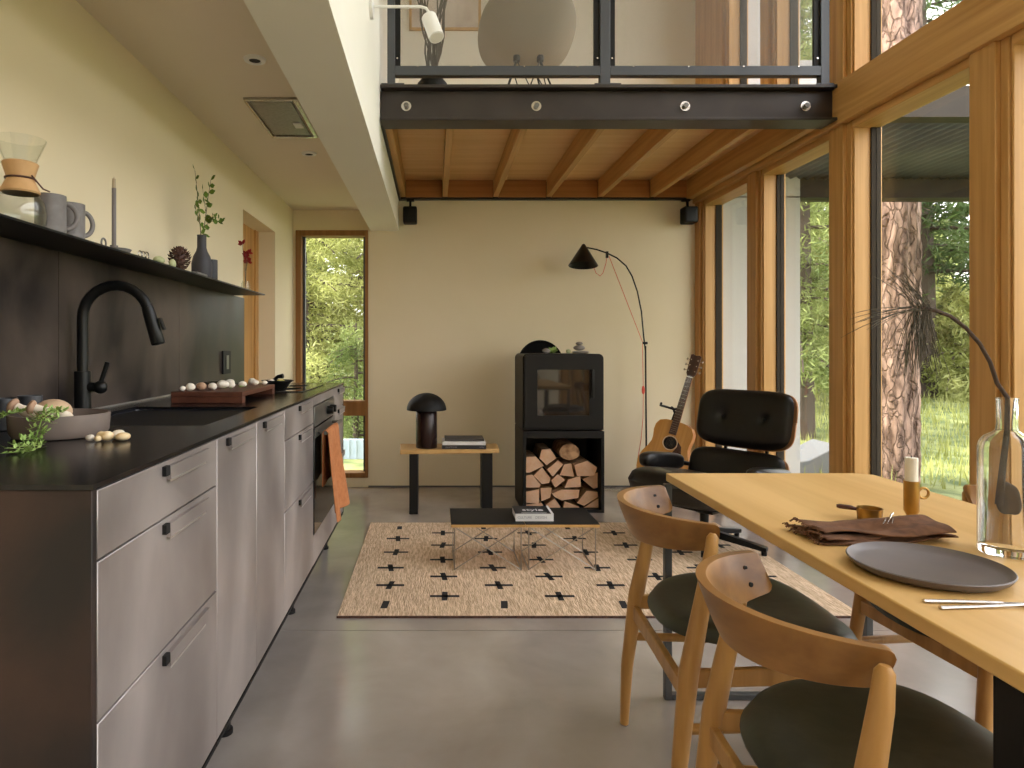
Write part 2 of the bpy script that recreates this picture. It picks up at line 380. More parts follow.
for i in range(8):
    bay(n, posts[i][0], posts[i+1][1], 0, 2.30, False); n += 1
    bay(n, UP[i][0] if i<2 else posts[i][0], UP[i+1][1] if i<1 else posts[i+1][1], 2.52, z1, True); n += 1
for i, (a, b_) in enumerate(posts):
    for j, (p, q) in enumerate(((0,2.30),(2.52,z1))):
        mb = MB(); b2 = min(b_, YF)
        if j and i < 2: a, b2 = UP[i]
        mb.box(XW, XW+.18, a+.036, b2, p, q)
        mb.box(XW+.02, XW+.18, a, a+.035, p, q)
        S('trim_%d' % (i*2+j+1), mb, M['firz'], bevel=.003)
mb = MB(); mb.box(XW-.02, XW+.18, -3.1, YF, 2.30, 2.52)
S('trim_beam', mb, M['firy'], bevel=.004, label='long golden timber beam running over the glass wall')

# ------------------------------------------------------------------ loft: steel beam, joists, deck, railing
YB = 3.483
t_ = thing('steel_beam', 'dark brown steel beam with four round bolts carrying the loft', 'beam', (.9, YB, 2.269))
mb = MB(); mb.box(-.28, XW-.021, YB, YB+.15, 2.490, 2.508); mb.box(-.28, XW-.021, YB, YB+.15, 2.321, 2.337); mb.box(-.28, XW-.021, YB+.045, YB+.06, 2.337, 2.490)
build(mb, 'channel', M['steel'], t_, bevel=.003)
for x in (-.146, .538, 1.32, 1.954):
    mb = MB(); mb.cyl((x,YB+.045,2.407),(x,YB+.038,2.407),.026,n=24)
    wv = build(mb, 'washer', M['silver'], t_)
    mb = MB(); mb.cyl((x,YB+.037,2.407),(x,YB+.02,2.407),.014,n=6); build(mb, 'nut', M['oven'], wv, flat=True)
mb = MB(); mb.box(-.284,-.27,YB+.13,YF-.01,2.325,2.345); mb.box(-.284,-.277,YB+.13,YF-.01,2.325,2.49)
tag(build(mb,'steel_angle',M['steel']),'long dark steel angle along the left edge of the loft','steel angle')
mb = MB(); mb.box(-.27,XW-.035,YF-.05,YF-.002,2.328,2.342); mb.box(-.27,XW-.035,YF-.008,YF-.002,2.342,2.48)
tag(build(mb,'steel_ledger',M['steel']),'dark steel ledger on the far wall under the joist ends','steel ledger')
mb = MB()
jx = [-.25,.088,.497,.925,1.34,1.76]
mb = MB(); mb.box(-.02,.02,YB+.062,YF-.051,2.345,2.485)
words_ = ['leftmost loft joist beside the white soffit','second loft joist from the left','third loft joist from the left','fourth loft joist from the left, above the stove','fifth loft joist from the left','sixth loft joist from the left, nearest the glass wall']
j0 = build(mb,'floor_joist',M['firy'],bevel=.002)
for i, x in enumerate(jx):
    o = j0 if i == 0 else copy_tree(j0)
    o.location.x = x; tag(o,'golden fir timber '+words_[i],'joist','loft floor joists')
for i in range(len(jx)):
    a = jx[i]+.021; b_ = (jx[i+1] if i+1 < len(jx) else XW-.032)-.021
    mb = MB(); mb.box(a, b_, YF-.049, YF-.012, 2.345, 2.483)
    tag(build(mb,'joist_blocking',M['firdark'],bevel=.002), 'reddish wood block on the far wall '+['between the first and second joists','between the second and third joists','between the third and fourth joists','between the fourth and fifth joists','between the fifth and sixth joists','between the sixth joist and the glass wall'][i],'wood block','blocking between the joist ends')
mb = MB(); mb.box(XW-.085,XW-.032,YB+.135,YF-.01,2.33,2.484)
tag(build(mb,'rim_joist',M['firy'],bevel=.002),'golden rim joist fixed along the glass wall beam','joist')
mb = MB(); y = YB+.14
while y < YF-.03:
    mb.box(-.276, XW-.035, y, min(y+.088,YF-.015), 2.487, 2.506); y += .0895
mb.box(-.276, XW-.035, YB+.14, YF-.015, 2.506, 2.52)
tag(build(mb,'loft_deck',M['ply'],bevel=.001,seg=1),'pale plank loft deck seen from below between joists','loft floor')
# railing
r_ = thing('loft_railing','grey steel loft railing with perforated panels above the beam','railing',(.9,YB+.05,2.508))
Z0, ZR, ZT = 2.516, 2.566, 3.45
ps = [(-.245,-.205),(.872,.925),(2.03,2.075)]
for i,(a,b_) in enumerate(ps):
    mb = MB(); mb.box(a,b_,YB+.03,YB+.075,Z0,ZT); mb.box(a-.035 if i else a-.03,min(b_+.05,2.083),YB+.005,YB+.115,2.509,Z0)
    build(mb,'post',M['rail'],r_,bevel=.002)
for a,b_ in ((-.205,.872),(.925,2.03)):
    for za,zb_ in ((ZR,ZR+.050),(ZT-.04,ZT)):
        mb = MB(); mb.box(a,b_,YB+.03,YB+.075,za,zb_); build(mb,'rail',M['rail'],r_,bevel=.002)
    for x0,x1 in ((a,a+.028),(b_-.03,b_)):
        mb = MB(); mb.box(x0,x1,YB+.045,YB+.06,ZR+.050,ZT-.04); build(mb,'panel_frame',M['blackm'],r_)
    mb = MB(); mb.box(a+.028,b_-.03,YB+.051,YB+.053,ZR+.050,ZT-.04); pp=build(mb,'perforated_panel',M['perf'],r_)
    for k in range(4):
        x = a+.12+(b_-a-.24)*k/3; mb = MB(); mb.cyl((x,YB+.03,ZR+.044),(x,YB+.024,ZR+.044),.004,n=8); build(mb,'rivet',M['silver'],pp)
    for z in (2.66,3.1):
        for x in (a+.012,b_-.012): mb = MB(); mb.cyl((x,YB+.045,z),(x,YB+.04,z),.005,n=8); build(mb,'rivet',M['silver'],pp)
# loft contents
t_ = thing('shell_armchair','greige moulded shell armchair on dark wire legs in the loft','chair',(.60,4.35,2.52))
def shellpt(u,v,o=0):
    # u around (0..1 = left arm - back - right arm), v from seat centre to rim
    th = 2*PI*u; c, s_ = math.cos(th), math.sin(th)      # c=+1 front, -1 back
    rim = .44 if c < 0 else .44-.0*c
    rx = .315; ry = .27
    back = max(0,-c); front = max(0,c); side = abs(s_)
    rimz = .10+.30*back**1.3+.13*side**2*(1-front) - .02*front
    q = v**1.8
    return Vector((rx*math.copysign(abs(s_)**.72,s_)*(v**.75), ry*math.copysign(abs(c)**.8,c)*(v**.75), rimz*q))
mb = MB()
def sp_(u,v):
    p = shellpt(u, max(v,.02)); return Vector((.60+p.x, 4.35-p.y*1.0, 2.52+.42+p.z)) if False else Vector((.60+p.x, 4.35+p.y, 2.95+p.z))
mb.grid(sp_, 48, 14)
build(mb,'shell',M['shell'],t_,solid=.012,sub=1)
for sx in (-1,1):
    for sy in (-1,1):
        mb = MB()
        top = Vector((.60+.075*sx, 4.35+.09*sy, 2.965)); 
        mb.tube([top,(.60+.22*sx,4.35+.21*sy,2.525)],.006,8)
        mb.tube([top,(.60-.02*sx,4.35+.17*sy,2.72),(.60+.22*sx,4.35+.21*sy,2.56)],.004,6)
        mb.tube([(.60+.075*sx, 4.35-.09*sy, 2.95),(.60+.16*sx,4.35+.02*sy,2.72),(.60+.22*sx,4.35+.21*sy,2.56)],.004,6)
        build(mb,'leg',M['black'],t_)
        mb = MB(); mb.cyl((.60+.075*sx,4.35+.09*sy,2.955),(.60+.075*sx,4.35+.09*sy,2.99),.022,n=12); build(mb,'rubber_mount',M['blackm'],t_)
t_ = thing('branch_vase','black round vase of tall dark curly branches in the loft','vase',(-.01,3.83,2.521))
mb = MB(); mb.lathe([(.05,0),(.08,.02),(.09,.08),(.085,.12),(.06,.15),(.04,.155)],(-.01,3.83,2.521)); build(mb,'pot',M['blackm'],t_)
mb = MB()
for i in range(16):
    a = rnd.uniform(0,6.28); p = Vector((-.01,3.83,2.66)); pts=[p.copy()]; dr = Vector((.17*math.cos(a),.12*math.sin(a),1)); w0=rnd.uniform(0,6)
    for k in range(14):
        p = p + dr*.085 + Vector((.016*math.sin(k*1.3+w0),.014*math.cos(k*1.1+w0),0)); pts.append(p.copy())
    mb.tube(pts,[.006-.0003*k for k in range(15)],6)
build(mb,'curly_branches',M['twig'],t_)
t_ = thing('framed_print','pale framed abstract print on the loft wall','picture',(.08,YF-.03,3.70))
mb = MB(); 
for b_ in ((-.20,.38,3.70,3.72),(-.20,.38,4.38,4.40),(-.20,-.18,3.72,4.38),(.36,.38,3.72,4.38)): mb.box(b_[0],b_[1],YF-.035,YF-.013,b_[2],b_[3])
build(mb,'frame',M['oakend'],t_)
mb = MB(); mb.box(-.18,.36,YF-.022,YF-.014,3.72,4.38); build(mb,'print',M['art'],t_)
# wall lamp
t_ = thing('wall_sconce','white swing arm wall lamp on the upper left wall','wall lamp',(-.285,2.98,2.60))
mb = MB(); mb.cyl((-.285,2.98,2.66),(-.270,2.98,2.66),.055,n=28); build(mb,'wall_plate',M['white'],t_,bevel=.002)
mb = MB(); mb.tube([(-.272,2.98,2.655),(-.06,2.98,2.655),(-.035,2.98,2.648),(-.022,2.98,2.628),(-.018,2.98,2.60)],.0065,10); build(mb,'arm',M['white'],t_)
mb = MB(); a = Vector((-.024,2.98,2.612)); b_ = Vector((.012,2.94,2.500)); dd=(b_-a)
mb.tube([a, a+dd*.05, b_],[.024,.034,.034],24); o = build(mb,'lamp_head',M['white'],t_)
mb = MB(); mb.tube([b_,b_+dd*.02],[.027,.027],20); build(mb,'bulb',M['lamp'],o)
# speakers
for x,lab in ((-.19,'left'),(2.03,'right')):
    t_ = thing('wall_speaker','small black speaker hanging at the %s end of the joists' % lab,'speaker',(x,5.33,2.12),group='small black speakers')
    mb = MB(); mb.box(x-.055,x+.055,5.28,5.39,2.12,2.25); build(mb,'cabinet',M['blackm'],t_,bevel=.012)
    mb = MB(); mb.box(x-.045,x+.045,5.274,5.281,2.13,2.24); build(mb,'grille',M['black'],t_,bevel=.003)
    mb = MB(); mb.tube([(x,5.36,2.24),(x,5.37,2.30),(x+.01,5.405,2.327)],.010,10); mb.box(x-.03,x+.03,5.385,5.42,2.312,2.326); build(mb,'bracket',M['black'],t_)
# kitchen ceiling: hood vent + downlights
t_ = thing('extractor_vent','square steel extractor vent in the kitchen ceiling','ceiling vent',(-.73,3.24,2.24))
mb = MB(); X0,X1,Y0,Y1 = -.848,-.606,2.975,3.515
for q in ((X0,X1,Y0,Y0+.012),(X0,X1,Y1-.02,Y1),(X0,X0+.012,Y0+.012,Y1-.02),(X1-.02,X1,Y0+.012,Y1-.02)): mb.box(*q,2.236,2.251)
build(mb,'frame',M['silver'],t_,bevel=.002)
mb = MB(); mb.box(X0+.02,X1-.035,Y0+.03,Y1-.035,2.240,2.250); build(mb,'filter_panel',M['vent'],t_,bevel=.002)
mb = MB(); mb.box(X1-.085,X1-.045,3.28,3.35,2.234,2.239); build(mb,'label_plate',M['bookw'],t_)
for x,y,lab in ((-.69,2.58,'nearer the camera'),(-.716,3.84,'beyond the extractor vent')):
    t_ = thing('recessed_downlight','small white recessed ceiling light '+lab,'ceiling light',(x,y,2.24),group='recessed ceiling lights')
    mb = MB(); mb.lathe([(.022,.006),(.026,0),(.040,.002),(.043,.0105)],(x,y,2.241),28); build(mb,'trim_ring',M['white'],t_)
    mb = MB(); mb.lathe([(.001,0),(.0215,0),(.0215,.004)],(x,y,2.2445),20); build(mb,'lens',M['blackm'],t_)

# ------------------------------------------------------------------ kitchen run
XF = -.5264
def front(parent, y0, y1, z0, z1_, hy, hl, name='drawer', label=None):
    g = .0018
    mb = MB(); mb.cur = 0; mb.box(XF-.018, XF, y0+g, y1-g, z0+g, z1_-g)
    o = build(mb, name, M['front'], parent, bevel=.0012, seg=1)
    # pressed pull: a thin lip standing proud of a shallow scoop
    hz = z1_-.012
    mb = MB()
    mb.prism([(hy,hz),(hy+hl,hz),(hy+hl-.03,hz-.028),(hy+.004,hz-.028)],'x',XF,XF+.009)
    mb.cur=1; mb.box(XF+.0088,XF+.0098,hy,hy+hl-.028,hz-.030,hz-.026)  # pale strip paints a highlight along the lip's lower edge
    hn = build(mb, 'handle', [M['front'],M['frontedge']], o)
    mb = MB(); mb.box(XF+.0002, XF+.0085, hy-.019, hy, hz-.017, hz+.002)
    build(mb, 'finger_notch_shade', M['blackin'], hn)  # black block stands in for the shade inside the pull opening
    return o
def unit(label, y0, y1, split, doors=None):
    u = thing('base_cabinet', label, 'cabinet', (-.83,(y0+y1)/2,0), group='kitchen base cabinets')
    mb = MB(); mb.box(XL+.03, XF-.020, y0+.001, y1-.001, .182, .920); build(mb,'carcass',M['blackm'],u)
    mb = MB(); mb.box(XF-.020,XF-.002,y0-.0008,y0+.0008,.19,.92); build(mb,'edge_strip',M['frontedge'],u)
    mb = MB(); mb.box(XL+.03, XF-.001, y0+.001, y1-.001, .172, .1815); build(mb,'bottom_board',M['blackm'],u)
    yl = {1.047:1.20,1.625:1.985,2.362:2.88,3.513:3.79}[y0]
    for x in (-.622,-1.05):
        mb = MB(); mb.cyl((x,yl,0.0),(x,yl,.012),.026,n=16); mb.cyl((x,yl,.012),(x,yl,.172),.019,n=16); build(mb,'leg',M['blackm'],u)
    if doors:
        for (a,b_) in doors: front(u,a,b_,.188,.922,a+.09,.23,'door')
    else:
        for (a,b_) in split: front(u,y0,y1,a,b_,(y0+y1)/2-.02,.23)
    return u
DR = [(.188,.555),(.555,.809),(.809,.922)]
y0_, = (1.047,)
unit('steel fronted drawer cabinet nearest the camera', 1.047, 1.625, DR)
unit('steel fronted double door cabinet under the sink', 1.625, 2.362, None, [(1.625,1.988),(1.988,2.362)])
unit('steel fronted drawer cabinet just before the oven', 2.362, 2.922, DR)
unit('narrow steel fronted drawer cabinet past the oven at the end', 3.513, 3.880, DR)
# oven
ov = thing('oven','built in steel oven with black glass door and hanging towel','oven',(-.83,3.22,0))
y0,y1 = 2.924,3.511
mb = MB(); mb.box(XL+.03,XF-.022,y0,y1,.182,.92); mb.box(XL+.03,XF-.001,y0,y1,.172,.1815); build(mb,'carcass',M['blackm'],ov)
mb = MB(); mb.box(XF-.018,XF,y0,y1,.884,.922); build(mb,'filler_panel',M['front'],ov,bevel=.001)
mb = MB(); mb.box(XF-.018,XF,y0,y1,.188,.315); build(mb,'filler_panel',M['front'],ov,bevel=.001)
mb = MB(); mb.box(XF-.018,XF+.004,y0+.004,y1-.004,.790,.880); cp = build(mb,'control_panel',M['oven'],ov,bevel=.002)
for y in (3.28,3.38):
    mb = MB(); mb.cyl((XF+.004,y,.832),(XF+.034,y,.832),.020,.018,20); build(mb,'knob',M['black'],cp,bevel=.002)
mb = MB(); mb.box(XF-.018,XF+.004,y0+.004,y1-.004,.320,.784); od = build(mb,'oven_door',M['ovenglass'],ov,bevel=.002)
mb = MB(); mb.box(XF+.004,XF+.007,y0+.004,y1-.004,.742,.784); build(mb,'door_trim',M['oven'],od)
mb = MB(); mb.tube([(XF+.045,y0+.05,.760),(XF+.045,y1-.05,.760)],.009,14)
for y in (y0+.09,y1-.09): mb.cyl((XF+.006,y,.760),(XF+.045,y,.760),.007,n=12)
build(mb,'handle',M['oven'],od)
# towel over the oven handle
def towel(u,v):
    # u along Y, v from back hem over the bar to front hem
    L = -.26+v*.66; hx, hz, r = XF+.045, .760, .013
    y = 3.125+(u-.5)*(.33+.12*max(0,L)/.4)
    if L < -.02: x = hx-r+.003*math.sin(u*9); z = hz+(L+.02)
    elif L < .02: a = (L+.02)/.04*PI; x = hx-r*math.cos(a); z = hz+r*math.sin(a)
    else:
        dn = L-.02; x = hx+r+.016*dn/.38*(1+1.5*math.sin(u*PI*3.1+.6))+.05*dn; z = hz-dn
    y += .012*math.sin(v*6+u*3)
    return Vector((x,y,z))
mb = MB(); mb.grid(towel,22,44)
tag(build(mb,'hanging_towel',M['towel'],solid=.005,sub=1),'rust orange linen towel hanging over the oven handle','towel')
# end panels, counter, sink
mb = MB(); mb.box(XL-.0+.004,XF+.0005,1.030,1.0455,0.0,.924)
tag(build(mb,'end_panel',M['rust'],bevel=.0015),'dark rusty steel panel closing the near counter end','end panel')
mb = MB(); mb.box(XL+.004,XF+.0005,3.882,3.892,.18,.924)
tag(build(mb,'end_panel',M['blackm'],bevel=.001),'thin black panel closing the far counter end by the oven','end panel')
mb = MB(); zt, zb = .933, .9245; sx0,sx1,sy0,sy1 = -1.045,-.615,1.79,2.35; cx0,cx1 = XL+.003, XF+.004
mb.box(cx0,cx1,1.028,sy0,zb,zt); mb.box(cx0,cx1,sy1,3.896,zb,zt); mb.box(cx0,sx0,sy0,sy1,zb,zt); mb.box(sx1,cx1,sy0,sy1,zb,zt)
tag(build(mb,'worktop',M['counter']),'long thin black worktop running over the kitchen cabinets','worktop')
s_ = thing('kitchen_sink','black rectangular undermount sink sunk in the worktop','sink',(-.83,2.07,.73))
def rr(x0,x1,y0,y1,r,n=6):
    out=[]
    for cx,cy,a0 in ((x1-r,y1-r,0),(x0+r,y1-r,PI/2),(x0+r,y0+r,PI),(x1-r,y0+r,1.5*PI)):
        for k in range(n+1):
            a=a0+PI/2*k/n; out.append((cx+r*math.cos(a),cy+r*math.sin(a)))
    return out
mb = MB(); top = rr(sx0,sx1,sy0,sy1,.02); bot = rr(sx0+.02,sx1-.02,sy0+.02,sy1-.02,.05); nn=len(top)
vs=[(p[0],p[1],.9243) for p in rr(sx0-.015,sx1+.015,sy0-.015,sy1+.015,.02)]+[(p[0],p[1],.9243) for p in top]+[(p[0],p[1],.75) for p in bot]+[(p[0],p[1],.735) for p in rr(sx0+.05,sx1-.05,sy0+.05,sy1-.05,.03)]
fs=[]
for k in range(3):
    for i in range(nn): j=(i+1)%nn; fs.append((k*nn+i,(k+1)*nn+i,(k+1)*nn+j,k*nn+j))
fs.append(tuple(range(3*nn,4*nn)))
mb.add(vs,[f[::-1] for f in fs]); build(mb,'basin',M['sink'],s_)
mb = MB(); mb.lathe([(.001,0),(.04,0),(.043,.003),(.03,.003),(.001,.001)],(-.83,2.07,.736),24); build(mb,'drain',M['silver'],s_)
# faucet
fx,fy = -1.096,2.09
t_ = thing('faucet','tall black gooseneck faucet with side lever behind the sink','faucet',(fx,fy,.933))
mb = MB(); mb.cyl((fx,fy,.9335),(fx,fy,1.068),.0245,n=28); build(mb,'body',M['black'],t_,bevel=.002)
mb = MB(); pts=[(fx,fy,1.068),(fx,fy,1.15),(fx,fy,1.235)]
for k in range(1,13):
    a = PI-k*(PI*.90)/12; pts.append((fx+.104+.104*math.cos(a),fy,1.234+.101*math.sin(a)))
build(mb.tube(pts,.0165,18),'spout',M['black'],t_)
e = Vector(pts[-1]); mb = MB(); mb.tube([e,e+Vector((.006,0,-.02)),e+Vector((.033,0,-.110)),e+Vector((.034,0,-.114))],[.018,.0195,.0215,.018],20); o=build(mb,'spray_head',M['black'],t_)
mb = MB(); mb.box(-.004,.004,-.009,.009,-.02,.02); m4 = Matrix.Translation(e+Vector((.045,0,-.05)))@Matrix.Rotation(-.37,4,'Y')
mb.v=[tuple(m4@Vector(v)) for v in mb.v]; build(mb,'spray_button',M['blackm'],o,bevel=.002)
mb = MB(); mb.cyl((fx+.02,fy,1.018),(fx+.055,fy,1.018),.015,n=16); mb.ell((fx+.056,fy,1.018),(.021,.021,.021)); lv=build(mb,'valve',M['black'],t_)
mb = MB(); mb.tube([(fx+.056,fy,1.03),(fx+.078,fy,1.096)],[.007,.0075],12); build(mb,'lever',M['black'],lv)
# backsplash + outlet
t_ = thing('backsplash','blackened steel backsplash between worktop and shelf','backsplash',(XL+.004,2.5,.934))
for a,b_ in ((1.06,2.028),(2.031,2.988),(2.991,4.015)):
    mb = MB(); mb.box(XL+.0005,XL+.009,a,b_,.9335,1.4325); build(mb,'steel_sheet',M['splash'],t_)
mb = MB(); mb.box(XL+.010,XL+.016,1.9,3.2,.9335,.9385); build(mb,'light_edge_strip',M['frontedge'],t_)
t_ = thing('wall_outlet','black double wall outlet on the backsplash','outlet',(XL+.012,3.65,1.0))
mb = MB(); mb.box(XL+.0095,XL+.020,3.585,3.715,.995,1.120); build(mb,'cover_plate',M['blackm'],t_,bevel=.002)
mb = MB(); mb.box(XL+.0205,XL+.0235,3.63,3.67,1.02,1.095); build(mb,'socket',M['oven'],t_,bevel=.001)
# shelf
SZ = 1.4405
mb = MB(); mb.box(XL+.001,-.962,.75,3.82,1.4345,SZ); mb.box(XL+.001,XL+.006,.75,3.82,1.434-.0,SZ)
tag(build(mb,'steel_shelf',M['shelf']),'long thin black steel shelf above the backsplash','shelf')

# ------------------------------------------------------------------ things on the shelf
# pour over coffee maker
cx,cy = -1.028,1.665
t_ = thing('pour_over_coffeemaker','glass hourglass coffee maker with wooden collar on the shelf','coffee maker',(cx,cy,SZ))
prof=[(.050,.0),(.058,.012),(.060,.035),(.055,.062),(.038,.090),(.021,.114),(.019,.120),(.028,.146),(.043,.182),(.058,.219)]
mb = MB(); inner=[(r-.0018,z+.001) for r,z in prof[::-1]]
mb.lathe(prof+inner,(cx,cy,SZ),40); build(mb,'glass_body',M['clear2'],t_)
mb = MB(); mb.lathe([(.042,.084),(.045,.088),(.030,.121),(.041,.158),(.038,.161),(.030,.158),(.0235,.122),(.038,.086),(.042,.084)],(cx,cy,SZ),40); cl=build(mb,'wooden_collar',M['corkwood'],t_)
mb = MB(); mb.tube([(cx+.033*math.cos(a),cy+.033*math.sin(a),SZ+.121) for a in [k*PI/12 for k in range(25)]],.0025,8); mb.tube([(cx+.034,cy-.01,SZ+.127),(cx+.045,cy+.02,SZ+.10),(cx+.05,cy+.04,SZ+.098)],.002,6); build(mb,'leather_tie',M['cone'],cl)
# mugs
def mug(t_, r=.037, h=.100):
    mb = MB(); mb.lathe([(r-.002,0),(r,.002),(r,h),(r-.004,h),(r-.004,.006),(.0,.006)],n=36); b_=build(mb,'mug_body',M['mug'],t_,world=False)
    mb = MB(); pts=[(0,r-.004+.030*math.sin(a)*1.0,h*.5-.034*math.cos(a)) for a in [PI*k/14 for k in range(15)]]
    mb.tube(pts,.0065,12); build(mb,'mug_handle',M['mug'],t_,world=False)
mg = thing('stoneware_mug','grey stoneware mug directly beside the glass coffee maker','mug',(-1.006,1.758,SZ+.0002),-.85,group='grey mugs on the shelf'); mug(mg)
m2 = copy_tree(mg); m2.location=(-1.012,1.865,SZ+.0002); m2.rotation_euler=(0,0,-.6); tag(m2,'grey stoneware mug farther from the coffee maker, nearer the candlestick','mug')
# chamberstick
cx,cy=-1.015,2.125
t_ = thing('chamber_candlestick','low dark candle dish with tall thin grey candle on shelf','candle holder',(cx,cy,SZ))
mb = MB(); mb.lathe([(.03,0),(.046,.003),(.052,.012),(.050,.013),(.03,.006),(.013,.006),(.012,.024),(.009,.024)],(cx,cy,SZ+.0002),30); dsh=build(mb,'dish',M['mug'],t_)
mb = MB(); mb.tube([(cx,cy-.052-.014+.014*math.cos(a),SZ+.022+.014*math.sin(a)) for a in [k*PI/9 for k in range(19)]],.003,8); build(mb,'finger_ring',M['mug'],t_)
mb = MB(); mb.cyl((cx,cy,SZ+.012),(cx,cy,SZ+.206),.0068,n=14); cc=build(mb,'candle',M['waxg'],t_)
mb = MB(); mb.cyl((cx,cy,SZ+.206),(cx,cy,SZ+.236),.0062,.0050,n=14); mb.cyl((cx,cy,SZ+.236),(cx,cy,SZ+.242),.001,n=6); build(mb,'candle_tip',M['waxb'],cc)
# small looped metal piece
mb = MB(); c0=Vector((-.99,2.275,SZ+.0145))
for k in range(3): mb.tube([c0+Vector((.004*k,.018*k-.018+.013*math.cos(a),.012*math.sin(a))) for a in [j*PI/9 for j in range(19)]],.0022,6)
tag(build(mb,'looped_wire',M['silver']),'small looped metal ornament lying right of the candlestick','ornament')
def blob(name,c,r,m,lab,cat,seed=0,group=None,amp=.12,rot=None,parent=None):
    q=random.Random(seed); ph=[q.uniform(0,6) for _ in range(6)]
    def fn(p):
        k=1+amp*(math.sin(p.x/r[0]*2.2+ph[0])+math.sin(p.y/r[1]*2.5+ph[1])+math.sin(p.z/r[2]*2+ph[2]))/2
        return p*k
    mb=MB(); mb.ell(c,r,fn=fn,M=rot,nu=20,nv=12)
    zmin=min(v[2] for v in mb.v); dz=c[2]-r[2]-zmin
    if parent is None and rot is None: mb.v=[(v[0],v[1],v[2]+dz) for v in mb.v]
    o=build(mb,name,m,parent)
    if lab: tag(o,lab,cat,group)
    return o
M['paleg']=mat('pale_green_stone',(.42,.44,.24),.7)
blob('pale_stone',(-.99,2.415,SZ+.014),(.018,.028,.014),M['paleg'],'small pale green stone on the shelf before the pinecone','stone',3)
blob('pale_stone',(-1.0,2.56,SZ+.018),(.012,.018,.018),M['paleg'],'pale chunk of soap touching the left side of pinecone','stone',4)
# pinecone
cx,cy=-1.012,2.665
mb=MB(); mb.ell((cx,cy,SZ+.050),(.022,.022,.042))
for k in range(95):
    h=k/95; a=k*2.39996; z=SZ+.012+.084*h; R=.048*math.sin(PI*min(1,(h*.86+.12)))**.8
    d=Vector((math.cos(a),math.sin(a),.15+.9*(h-.35))).normalized(); p=Vector((cx,cy,z)); 
    tip=p+d*R; s1=d.cross(Vector((0,0,1))).normalized()*.009; up=Vector((0,0,.005))
    tip.z=max(tip.z,SZ+.001); q=p+d*R*.3
    mb.add([q,tip-d*.008+s1,tip+up*.8,tip-d*.008-s1,tip-d*.006-up],[(0,1,2),(0,2,3),(0,4,1),(0,3,4),(1,4,2),(4,3,2)])
tag(build(mb,'pinecone',M['cone'],flat=True),'open dark brown pinecone standing on the shelf','pinecone')
# bottle vase with sprig
cx,cy=-1.012,2.92
t_=thing('bottle_vase','charcoal bottle vase holding a green leafy sprig on shelf','vase',(cx,cy,SZ))
mb=MB(); mb.lathe([(.040,0),(.043,.004),(.043,.065),(.036,.095),(.024,.118),(.0195,.135),(.0195,.185),(.021,.188),(.017,.188),(.016,.13),(.0,.12)],(cx,cy,SZ+.0002),36); build(mb,'vase_body',M['vase'],t_)
q=random.Random(5); st=MB(); lf=MB()
def leaf(mb,p,d,n_,L,W):
    d=d.normalized(); s1=d.cross(n_).normalized(); n2=s1.cross(d)
    pts=[p, p+d*L*.25+s1*W*.42, p+d*L*.6+s1*W*.5, p+d*L, p+d*L*.6-s1*W*.5, p+d*L*.25-s1*W*.42, p+d*L*.5-n2*W*.12]
    mb.add(pts,[(0,1,6),(1,2,6),(2,3,6),(3,4,6),(4,5,6),(5,0,6)])
base=Vector((cx,cy,SZ+.13))
def branch(p,d,n_,L,curve,r):
    pts=[p.copy()]
    for k in range(n_):
        d=(d+curve*(1/n_)).normalized(); p=p+d*L/n_; pts.append(p.copy())
    st.tube(pts,[r*(1-.6*i/n_) for i in range(n_+1)],6); return pts
B=[branch(base,Vector((.0,-.18,1)),10,.33,Vector((0,-.15,0)),.0022), branch(base,Vector((.0,.30,1)),10,.35,Vector((0,.10,0)),.0022)]
B.append(branch(B[1][3],Vector((0,.9,.55)),9,.27,Vector((0,.3,-.5)),.0016)); B.append(branch(B[0][3],Vector((0,-.8,.8)),5,.10,Vector((0,0,.3)),.0014))
B.append(branch(B[1][5],Vector((0,-.5,.9)),5,.10,Vector((0,0,.3)),.0014)); B.append(branch(B[1][4],Vector((.1,.6,.3)),6,.13,Vector((0,.3,-.2)),.0014))
for b_ in B:
    for i in range(2,len(b_)):
        for rep in range(2 if q.random()<.35 else 1):
            d=Vector((q.uniform(-.5,.9),q.uniform(-1,1),q.uniform(-.3,.8))); leaf(lf,b_[i]+Vector((0,0,0)),d,Vector((1,.3,.2)),q.uniform(.022,.036),q.uniform(.019,.030))
sg=build(st,'sprig_stem',M['twig'],t_); build(lf,'leaves',M['leafd'],sg,flat=True)
mb=MB(); mb.lathe([(.024,0),(.026,.004),(.026,.095),(.022,.097),(.022,.01),(0,.01)],(-1.010,3.045,SZ+.0002),30)
tag(build(mb,'small_cup_vase',M['vase']),'short charcoal cylinder cup just behind the bottle vase','vase')
mb=MB(); mb.box(-.995,-.966,2.74,2.86,SZ+.0003,SZ+.010); tag(build(mb,'small_tray',M['mug'],bevel=.002),'thin flat grey slab on shelf edge before bottle vase','slab')
# bud glass
cx,cy=-1.0,3.56
t_=thing('bud_glass','tiny clear glass with dried red flowers on the shelf end','bud vase',(cx,cy,SZ))
mb=MB(); mb.lathe([(.022,0),(.024,.003),(.024,.035),(.019,.045),(.019,.05),(.0175,.05),(.0175,.044),(.022,.035),(.022,.004),(0,.004)],(cx,cy,SZ+.0002),28); build(mb,'glass',M['clear2'],t_)
fl=MB(); st=MB(); q=random.Random(9)
fd=[]
for dy,dz in ((-.10,.235),(-.03,.19),(.02,.205),(.0,.155),(-.015,.17)):
    fl=MB(); fd.append(fl)
    e=Vector((cx+.01,cy+dy,SZ+dz)); st.tube([(cx,cy,SZ+.01),(cx,cy+dy*.3,SZ+dz*.6),e],.001,5)
    for k in range(9):
        d=Vector((q.uniform(-1,1),q.uniform(-1,1),q.uniform(-.4,1))); leaf(fl,e,d,Vector((.3,1,.2)),.026,.015)
